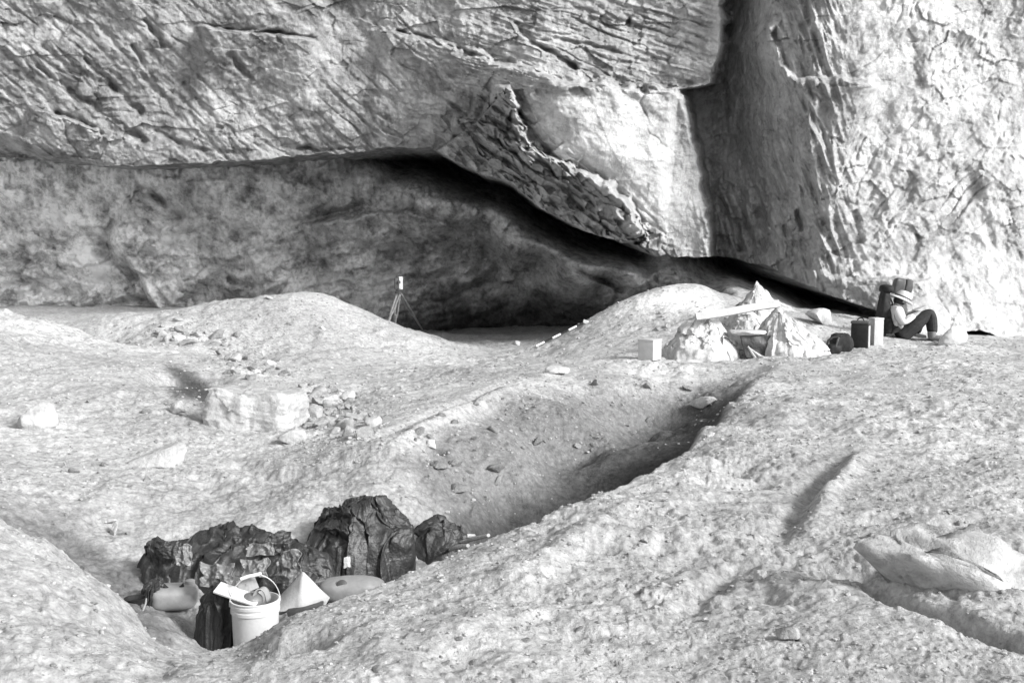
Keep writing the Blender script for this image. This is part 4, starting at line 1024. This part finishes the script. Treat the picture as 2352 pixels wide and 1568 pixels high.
# small black pail with a pale-gripped handle
q = on(312, 6.55, 1430, .01); zt = zof(1372, 6.55) - q.z
t = empty('pail', q, .2); tag(t, 'small black pail at the left end of the pit with a pale-gripped handle', 'pail')
bm = bmesh.new(); bm_lathe(bm, [(.05, 0), (.062, zt * .95), (.066, zt), (.06, zt), (.046, .01), (0, .01)], 28); bm_obj('body', bm, M['black'], t)
bm = bmesh.new(); hp = [Vector((-.064 + .0 * k, 0, zt - .01)) for k in (0,)] + [Vector((-.064, -.03, zt - .035)), Vector((-.045, -.085, zt - .075)), Vector((0, -.10, zt - .085)), Vector((.045, -.09, zt - .08)), Vector((.064, -.03, zt - .03)), Vector((.064, 0, zt - .01))]
bm_tube(bm, hp, .006, 8); h_ = bm_obj('bail', bm, M['palejug'], t)
bm = bmesh.new(); bm_tube(bm, [hp[3] - Vector((.015, 0, 0)), hp[4] + Vector((.012, .01, 0))], .013, 10); bm_obj('grip', bm, M['white'], h_)
# black sacks
def sack(label, px, d, py, toppy, w, dp, seed, mat='plastic', rz=0., squash=.25, wr=.035, e=.6):
    q = on(px, d, py, .02); h = zof(toppy, d) - q.z
    o = link('sack', heap_mesh('sack', seed, w * .52, dp * .52, h, 90, 200, .22, .12, crumple=.022, cf=9., folds=.012, lean=(.02, 0)), M[mat]); o.location = (q.x, q.y, q.z); o.rotation_euler = (0, 0, rz); tag(o, label, 'plastic sack'); return o
sack('crumpled black plastic sack standing between the grey canister and the white bucket', 497, 6.35, 1475, 1342, .25, .22, 3)
sack('small black plastic sack between the black pail and the grey canister', 341, 6.7, 1430, 1346, .09, .14, 6, wr=.03)

def sheet(name, label, cat, px, d, py, mat, rz=0., **kw):
    q = on(px, d, py, .01); o = link(name, heap_mesh(name, **kw), M[mat]); o.location = q; o.rotation_euler = (0, 0, rz); tag(o, label, cat); SHEETS.append(o); return o
SHEETS = []
sheet('plastic_sheet', 'low tangle of black plastic sheeting along the back of the pit, above the grey canister', 'plastic sheet', 500, 7.35, 1300, 'plastic', .08, seed=3, a=.58, b=.36, h=.24, nr=110, na=300, p=.6, out=.22, crumple=.045, cf=6., lean=(0, .12))
sheet('plastic_sheet', 'shiny folded heap of black plastic sheeting behind the white bucket', 'plastic sheet', 672, 7.25, 1300, 'plastic', .3, seed=6, a=.26, b=.24, h=.27, nr=90, na=220, p=.55, out=.2, crumple=.032, cf=6., folds=.02)
sheet('plastic_sheet', 'tallest pointed heap of crumpled black plastic sheeting in the pit', 'plastic sheet', 806, 7.75, 1300, 'plastic', .0, seed=9, a=.40, b=.30, h=.46, nr=120, na=300, p=.55, out=.18, crumple=.045, cf=6.5, folds=.03, lean=(.02, .05))
sheet('plastic_sheet', 'small heap of black plastic sheeting at the far right end of the pit', 'plastic sheet', 995, 8.2, 1285, 'plastic', .2, seed=12, a=.23, b=.2, h=.22, nr=80, na=200, p=.5, out=.2, crumple=.035, cf=7.)
sheet('plastic_sheet', 'ragged black plastic corner sticking up at the left end of the sheeting', 'plastic sheet', 372, 7.2, 1310, 'plastic', .5, seed=15, a=.16, b=.16, h=.24, nr=70, na=180, p=.6, out=.25, crumple=.03, cf=8., lean=(-.05, .05))
def rag(label, px, py, d, w, h, seed, mat, rz=0., tilt=-.9, name='plastic_scrap', cat='plastic scrap', amp=.03):
    n_, m_ = 36, 44
    u, v = np.meshgrid(np.linspace(-1, 1, m_), np.linspace(-1, 1, n_))
    r = 1 + .45 * perlin(np.stack([np.arctan2(v, u).ravel() * 1.1 + seed, 0 * u.ravel() + seed, 0 * u.ravel()], -1)).reshape(u.shape)
    X = u * w / 2 * r; Y = v * h / 2 * r
    q3 = np.stack([X, Y, 0 * X + seed], -1)
    Z = amp * ridged(q3 * 9, 3).reshape(u.shape) + amp * .8 * fbm(q3 * 4, 2).reshape(u.shape)
    o = link(name, mesh_np(name, np.stack([X, Y, Z], -1), grid_faces(n_, m_)), M[mat])
    o.modifiers.new('s', 'SOLIDIFY').thickness = .004
    p = P(px, py, d); o.location = p; o.rotation_euler = Euler((math.pi / 2 + tilt, 0, rz)); tag(o, label, cat); return o
rag('dull grey star-shaped scrap of plastic lying over the canister and the black sack', 500, 1325, 6.62, .20, .15, 2., 'greyfilm', .0, -.55)
rag('grey flap of plastic behind the wire handle of the bucket', 585, 1308, 6.75, .15, .12, 5., 'greyfilm', .2, -.5)
rag('grey plastic flap left of the tent-shaped card', 668, 1302, 6.85, .16, .20, 8., 'greyfilm', -.2, -.3)
rag('upright strip of grey film between the tall heap and the right end of the sheeting', 912, 1250, 7.75, .13, .30, 11., 'greyfilm', .0, -.15, amp=.015)
rag('pale scrap of plastic in the upper folds of the low black tangle', 600, 1262, 7.05, .17, .08, 13., 'greyfilm', .1, -.4)
rag('thin grey fold of plastic at the left of the low black tangle', 425, 1275, 6.95, .10, .12, 17., 'greyfilm', .1, -.3)
rag('small white scrap at the foot of the tall black heap', 797, 1290, 7.3, .045, .07, 21., 'paper', .3, -.2, amp=.008)
# loose flaps of the sheets, parts of them
def flap(k, px, py, d, w, h, seed, tilt=-.4, rz=0., amp=.02):
    o = rag('x', px, py, d, w, h, seed, 'plastic', rz, tilt, 'flap', 'x', amp)
    for key in ('label', 'category'): del o[key]
    par = SHEETS[k]; Mp = Matrix.Translation(par.location) @ par.rotation_euler.to_matrix().to_4x4()
    Mo = Matrix.Translation(o.location) @ o.rotation_euler.to_matrix().to_4x4()
    Ml = Mp.inverted() @ Mo; o.parent = par; o.location = Ml.to_translation(); o.rotation_euler = Ml.to_euler()
for a in ((0, 400, 1262, 7.1, .16, .12, 3.1, -.5, .2), (0, 560, 1250, 7.3, .18, .08, 6.1, -.5, -.2), (1, 640, 1248, 7.2, .16, .14, 9.1, -.4, .3), (2, 828, 1172, 7.8, .07, .10, 14.1, -.1, .2), (2, 872, 1230, 7.7, .12, .26, 15.7, -.2, -.3), (3, 1010, 1222, 8.2, .2, .12, 18.9, -.4)):
    flap(*a)
# pale jug lying on its side
p = P(808, 1344, 7.0); t = empty('jug', (p.x if hasattr(p, 'x') else p[0], p[1], p[2] - .10), .12); tag(t, 'pale plastic jug lying on its side at the foot of the tall black heap', 'jug')
b_ = link('body', pillow_mesh('body', (.40, .22, .15), 5, .7, .012, 5, 2.5), M['palejug'], t); b_.location = (0, 0, .07)
bm = bmesh.new(); bm_lathe(bm, [(.034, 0), (.036, .012), (.03, .016)], 24, (0, 0, 0), Matrix.Rotation(math.radians(62), 4, 'X')); c_ = bm_obj('cap', bm, M['darkgrey'], t); c_.location = (-.06, -.075, .125)
bm = bmesh.new(); bm_tube(bm, [(.03, -.07, .13), (.05, -.1, .12), (.055, -.105, .07), (.04, -.09, .03)], .011, 8); bm_obj('handle', bm, M['palejug'], t)
# sticks at the right end
for a, b, lab in (((1050, 1258), (1122, 1238), 'long pale stick on the edge of the near bank right of the black sheeting'), ((1058, 1243), (1090, 1236), 'short pale stick behind the long one at the right end of the pit'), ((1030, 1270), (1075, 1262), 'thin pale stick lying against the last black heap')):
    A, B = at(*a), at(*b); A.z += .02; B.z += .025; c0 = A.copy(); bm = bmesh.new(); bm_tube(bm, [A - c0, (A + B) / 2 - c0 + Vector((0, 0, .012)), B - c0], [.012, .016, .011], 8)
    o = bm_obj('stick', bm, M['wood']); o.location = c0; tag(o, lab, 'stick')

# ------------------------------------------------------------------ the terrace: bags and the seated person
q = on(1928, 17.4, 806, .01); t = empty('bag', q, .2); tag(t, 'low black cloth bag with a strap arching down in front, left of the dark case', 'bag')
b_ = link('body', pillow_mesh('body', (.34, .26, .27), 8, .6, .025, 4, 5., .3), M['black'], t); b_.location = (.02, 0, .15); b_.rotation_euler = (0, -.2, 0)
bm = bmesh.new(); bm_tube(bm, [(-.29, -.13, -.01), (-.29, -.135, .12), (-.26, -.13, .21), (-.18, -.12, .25), (-.06, -.10, .25), (.06, -.06, .30)], .017, 8); bm_obj('strap', bm, M['black'], t)
bm = bmesh.new(); bm_tube(bm, [(-.15, -.14, .02), (-.13, -.155, .16), (-.09, -.14, .25)], .014, 8); bm_obj('strap', bm, M['darkgrey'], t)
b_ = link('pocket', pillow_mesh('pocket', (.2, .12, .12), 9, .6, .02, 4, 5.), M['black'], t); b_.location = (-.14, -.08, .06)
q = on(1975, 17.9, 800, .01); t = empty('case', q, math.radians(-24)); tag(t, 'upright black case with a pale panel for its sunlit right side beside the seated person', 'case')
bm = bmesh.new(); bm_box(bm, (0, 0, .2), (.27, .22, .40)); bm_obj('body', bm, M['black'], t, True, .02)
bm = bmesh.new(); bm_box(bm, (0, 0, .42), (.285, .235, .045)); bm_obj('lid', bm, M['darkgrey'], t, True, .012)
bm = bmesh.new(); bm_box(bm, (.139, 0, .19), (.012, .19, .34)); bm_obj('sunlit_panel', bm, M['paper'], t, True, .003)  # sunlight on the right face, put in as a pale panel
bm = bmesh.new(); bm_tube(bm, arc((0, 0, .44), .05, 0, math.pi, 10), .01, 8); bm_obj('handle', bm, M['black'], t)
q = on(2011, 18.1, 797, .01); t = empty('carton', q, math.radians(10)); tag(t, 'narrow white carton squeezed between the black case and the seated person', 'carton')
bm = bmesh.new(); bm_box(bm, (0, 0, .21), (.16, .2, .44)); bm_obj('box', bm, M['paper'], t, True, .006)
bm = bmesh.new(); bm_box(bm, (0, 0, .437), (.17, .21, .03)); bm_obj('lid', bm, M['paper'], t, True, .006)

# person seated on the ground, turned to the right, knees drawn up, bent over what they hold on the knees
DP = 19.0; q = on(2100, DP, 793); SCL = DP / F
PR = empty('person', q, 0); PR.scale = (1.16, 1.3, .90); tag(PR, 'person in a white hat and pale shirt sitting on the ground bent over raised knees', 'person')
def skin_obj(name, verts, edges, radii, mat, parent, root=0, lv=2):
    me = bpy.data.meshes.new(name); me.from_pydata([Vector(v) for v in verts], edges, [])
    o = link(name, me, mat, parent); o.modifiers.new('skin', 'SKIN')
    sv = me.skin_vertices[0].data
    for k, r in enumerate(radii):
        rr_ = (r, r) if not hasattr(r, '__len__') else r
        sv[k].radius = rr_; sv[k].use_root = (k == root)
    m = o.modifiers.new('sub', 'SUBSURF'); m.levels = lv; m.render_levels = lv
    return o
PEL = (-.20, 0, .13); SP1 = (-.29, 0, .32); CH = (-.34, 0, .52); NK = (-.29, 0, .655); HB = (-.245, 0, .70); HD = (-.205, 0, .745)
vb = [PEL, SP1, CH, NK, HB, HD, (-.135, 0, .70)]
eb = [(0, 1), (1, 2), (2, 3), (3, 4), (4, 5), (5, 6)]; rb_ = [.13, .12, .14, .055, .065, .088, .045]
for s in (-1, 1):
    i = len(vb); sh = (-.335, .17 * s, .60); el = (-.285 if s < 0 else -.25, .25 * s, .33 if s < 0 else .36); wr = (-.035, .13 * s, .50); pm = (.035, .10 * s, .535)
    vb += [sh, el, wr, pm]; eb += [(2, i), (i, i + 1), (i + 1, i + 2), (i + 2, i + 3)]; rb_ += [.062, .045, .030, (.034, .020)]
    for k, ln in enumerate((.070, .085, .09, .082, .062)):      # thumb and four fingers
        j = len(vb); base = Vector(pm); a = (k - 2) * .018
        if k == 0: vb += [base + Vector((.0, -.03 * s, .02)), base + Vector((.03, -.045 * s, .012))]
        else: vb += [base + Vector((ln * .55, -a * s * .9, .012)), base + Vector((ln * .95, -a * s, -.018))]
        eb += [(i + 3, j), (j, j + 1)]; rb_ += [.010, .008]
    i = len(vb); hip = (-.17, .09 * s, .12); far = s > 0; kn = (.16, .2, .30) if far else (.17, -.12, .55); an = (-.02, -.02, .10) if far else (.22, -.12, .085); to = (.14, -.10, .06) if far else (.39, -.13, .035)
    vb += [hip, kn, an, to]; eb += [(0, i), (i, i + 1), (i + 1, i + 2), (i + 2, i + 3)]; rb_ += [.095, .060, .042, .034]
BODY = skin_obj('body', vb, eb, rb_, M['skin'], PR)
# clothes
vt = [PEL, (-.26, 0, .24)]; et = [(0, 1)]; rt = [.150, .140]
for s in (-1, 1):
    i = len(vt); vt += [(-.17, .09, .13), (0, .15, .22), (.16, .2, .305), (.08, .1, .2), (.0, .0, .12)] if s > 0 else [(-.17, -.09, .13), (0, -.11, .36), (.17, -.12, .555), (.195, -.12, .33), (.215, -.12, .12)]
    et += [(0, i), (i, i + 1), (i + 1, i + 2), (i + 2, i + 3), (i + 3, i + 4)]; rt += [.145, .128, .104, .088, .076]
skin_obj('trousers', vt, et, rt, M['trousers'], PR)
vs_ = [(-.25, 0, .24), SP1, CH, (-.30, 0, .63)]; es_ = [(0, 1), (1, 2), (2, 3)]; rs_ = [.135, .140, .152, .072]
for s in (-1, 1):
    i = len(vs_); vs_ += [(-.335, .175 * s, .60), (-.285 if s < 0 else -.25, .255 * s, .325 if s < 0 else .36), (-.07, .145 * s, .48)]
    es_ += [(2, i), (i, i + 1), (i + 1, i + 2)]; rs_ += [.080, .066, .046]
skin_obj('shirt', vs_, es_, rs_, M['shirt'], PR, 1)
skin_obj('vest', [(-.265, 0, .22), (-.315, 0, .33), (-.365, 0, .53), (-.33, 0, .645)], [(0, 1), (1, 2), (2, 3)], [(.145, .16), (.145, .165), (.150, .172), (.075, .09)], M['vest'], PR, 1)
for s in (-1, 1):
    k_ = .10 * (s > 0); bm = bmesh.new(); bm_tube(bm, [(.235 + k_, .12 * s, .16), (.245 + k_, .12 * s, .07), (.25 + k_, .12 * s, .045)], [.056, .056, .05], 14); bm_tube(bm, [(.21 + k_, .12 * s, .045), (.27 + k_, .12 * s, .055), (.36 + k_, .125 * s, .045), (.44 + k_, .13 * s, .035), (.465 + k_, .13 * s, .03)], [.03, .05, .048, .042, .02], 14)
    b_ = bm_obj('boot', bm, M['boot'], PR)
    if s < 0: b_.location = (-.04, 0, 0)
    if s > 0: b_.location = (-.19, -.20, .01); b_.rotation_euler = (0, 0, -.35)
# head: hair, nose, ears, hat
V = ICO[4][0].copy() * np.array([.095, .088, .10]); o = link('hair', mesh_np('hair', V, ICO[4][1]), M['hair'], PR); o.location = (-.232, 0, .752)
bm = bmesh.new(); bm_tube(bm, [(-.128, 0, .735), (-.108, 0, .712), (-.118, 0, .70)], [.010, .014, .010], 8); bm_obj('nose', bm, M['skin'], PR)
for s in (-1, 1):
    bm = bmesh.new(); bm_lathe(bm, [(0, 0), (.024, .006), (.028, .014), (.02, .016)], 14, (0, 0, 0), Matrix.Rotation(math.radians(90 * s * -1), 4, 'X')); e_ = bm_obj('ear', bm, M['skin'], PR); e_.location = (-.205, .084 * s, .735)
    bm = bmesh.new(); bmesh.ops.create_uvsphere(bm, u_segments=10, v_segments=8, radius=.010); e_ = bm_obj('eye', bm, M['black'], PR); e_.location = (-.128, .032 * s, .742)
bm = bmesh.new(); Rh = Matrix.Rotation(math.radians(30), 4, 'Y')
bm_lathe(bm, [(.158, -.03), (.15, -.018), (.125, -.004), (.108, .006), (.106, .03), (.103, .075), (.085, .112), (.045, .126), (0, .124)], 40, (0, 0, 0), Rh); h_ = bm_obj('hat', bm, M['straw'], PR); h_.location = (-.20, 0, .79); h_.scale = (1.12, 1.12, 1.15); h_.modifiers.new('s', 'SOLIDIFY').thickness = .006
bm = bmesh.new(); bm_lathe(bm, [(.1085, .008), (.1100, .010), (.1082, .032), (.1065, .032)], 40, (0, 0, 0), Rh); bm_obj('hat_band', bm, M['darkgrey'], h_)
bm = bmesh.new(); bm_box(bm, (0, 0, 0), (.21, .16, .012)); o = bm_obj('notebook', bm, M['paper'], None, True, .002); o.location = (q.x + .05, q.y - .05, q.z + .545); o.rotation_euler = (0, -.35, .1); tag(o, 'pale notebook resting on the knees of the seated person', 'notebook')
# pack behind the person's back
q2 = on(2026, 19.0, 792, .01); t = empty('backpack', q2, .1); tag(t, 'tall dark rucksack standing close behind the back of the seated person', 'backpack')
b_ = link('body', pillow_mesh('body', (.17, .30, .80), 3, .55, .015, 5, 4., .2), M['vest'], t); b_.location = (0, 0, .40); b_.rotation_euler = (0, .09, 0)
b_ = link('pocket', pillow_mesh('pocket', (.12, .24, .26), 5, .6, .015, 4, 4.), M['black'], t); b_.location = (.03, -.09, .2)
bm = bmesh.new(); bm_tube(bm, [(.05, -.07, .72), (.12, -.08, .6), (.13, -.09, .4), (.07, -.09, .22)], .014, 8); bm_obj('strap', bm, M['black'], t)
b_ = link('lid', pillow_mesh('lid', (.16, .28, .12), 7, .6, .012, 4, 4.), M['black'], t); b_.location = (.05, 0, .82)
# bundle on the boulder behind
p = P(2070, 673, 20.55); t = empty('bundle', p, .0); tag(t, 'dark two-lobed bundle perched on the boulder above the head of the seated person', 'bundle')
b_ = link('roll', pillow_mesh('roll', (.17, .2, .28), 3, .36, .015, 4, 4.), M['darkgrey'], t); b_.location = (-.06, 0, .125); b_.rotation_euler = (0, .22, 0)
b_ = link('roll', pillow_mesh('roll', (.13, .2, .26), 6, .36, .015, 4, 4.), M['darkgrey'], t); b_.location = (.11, 0, .115); b_.rotation_euler = (0, .18, 0)
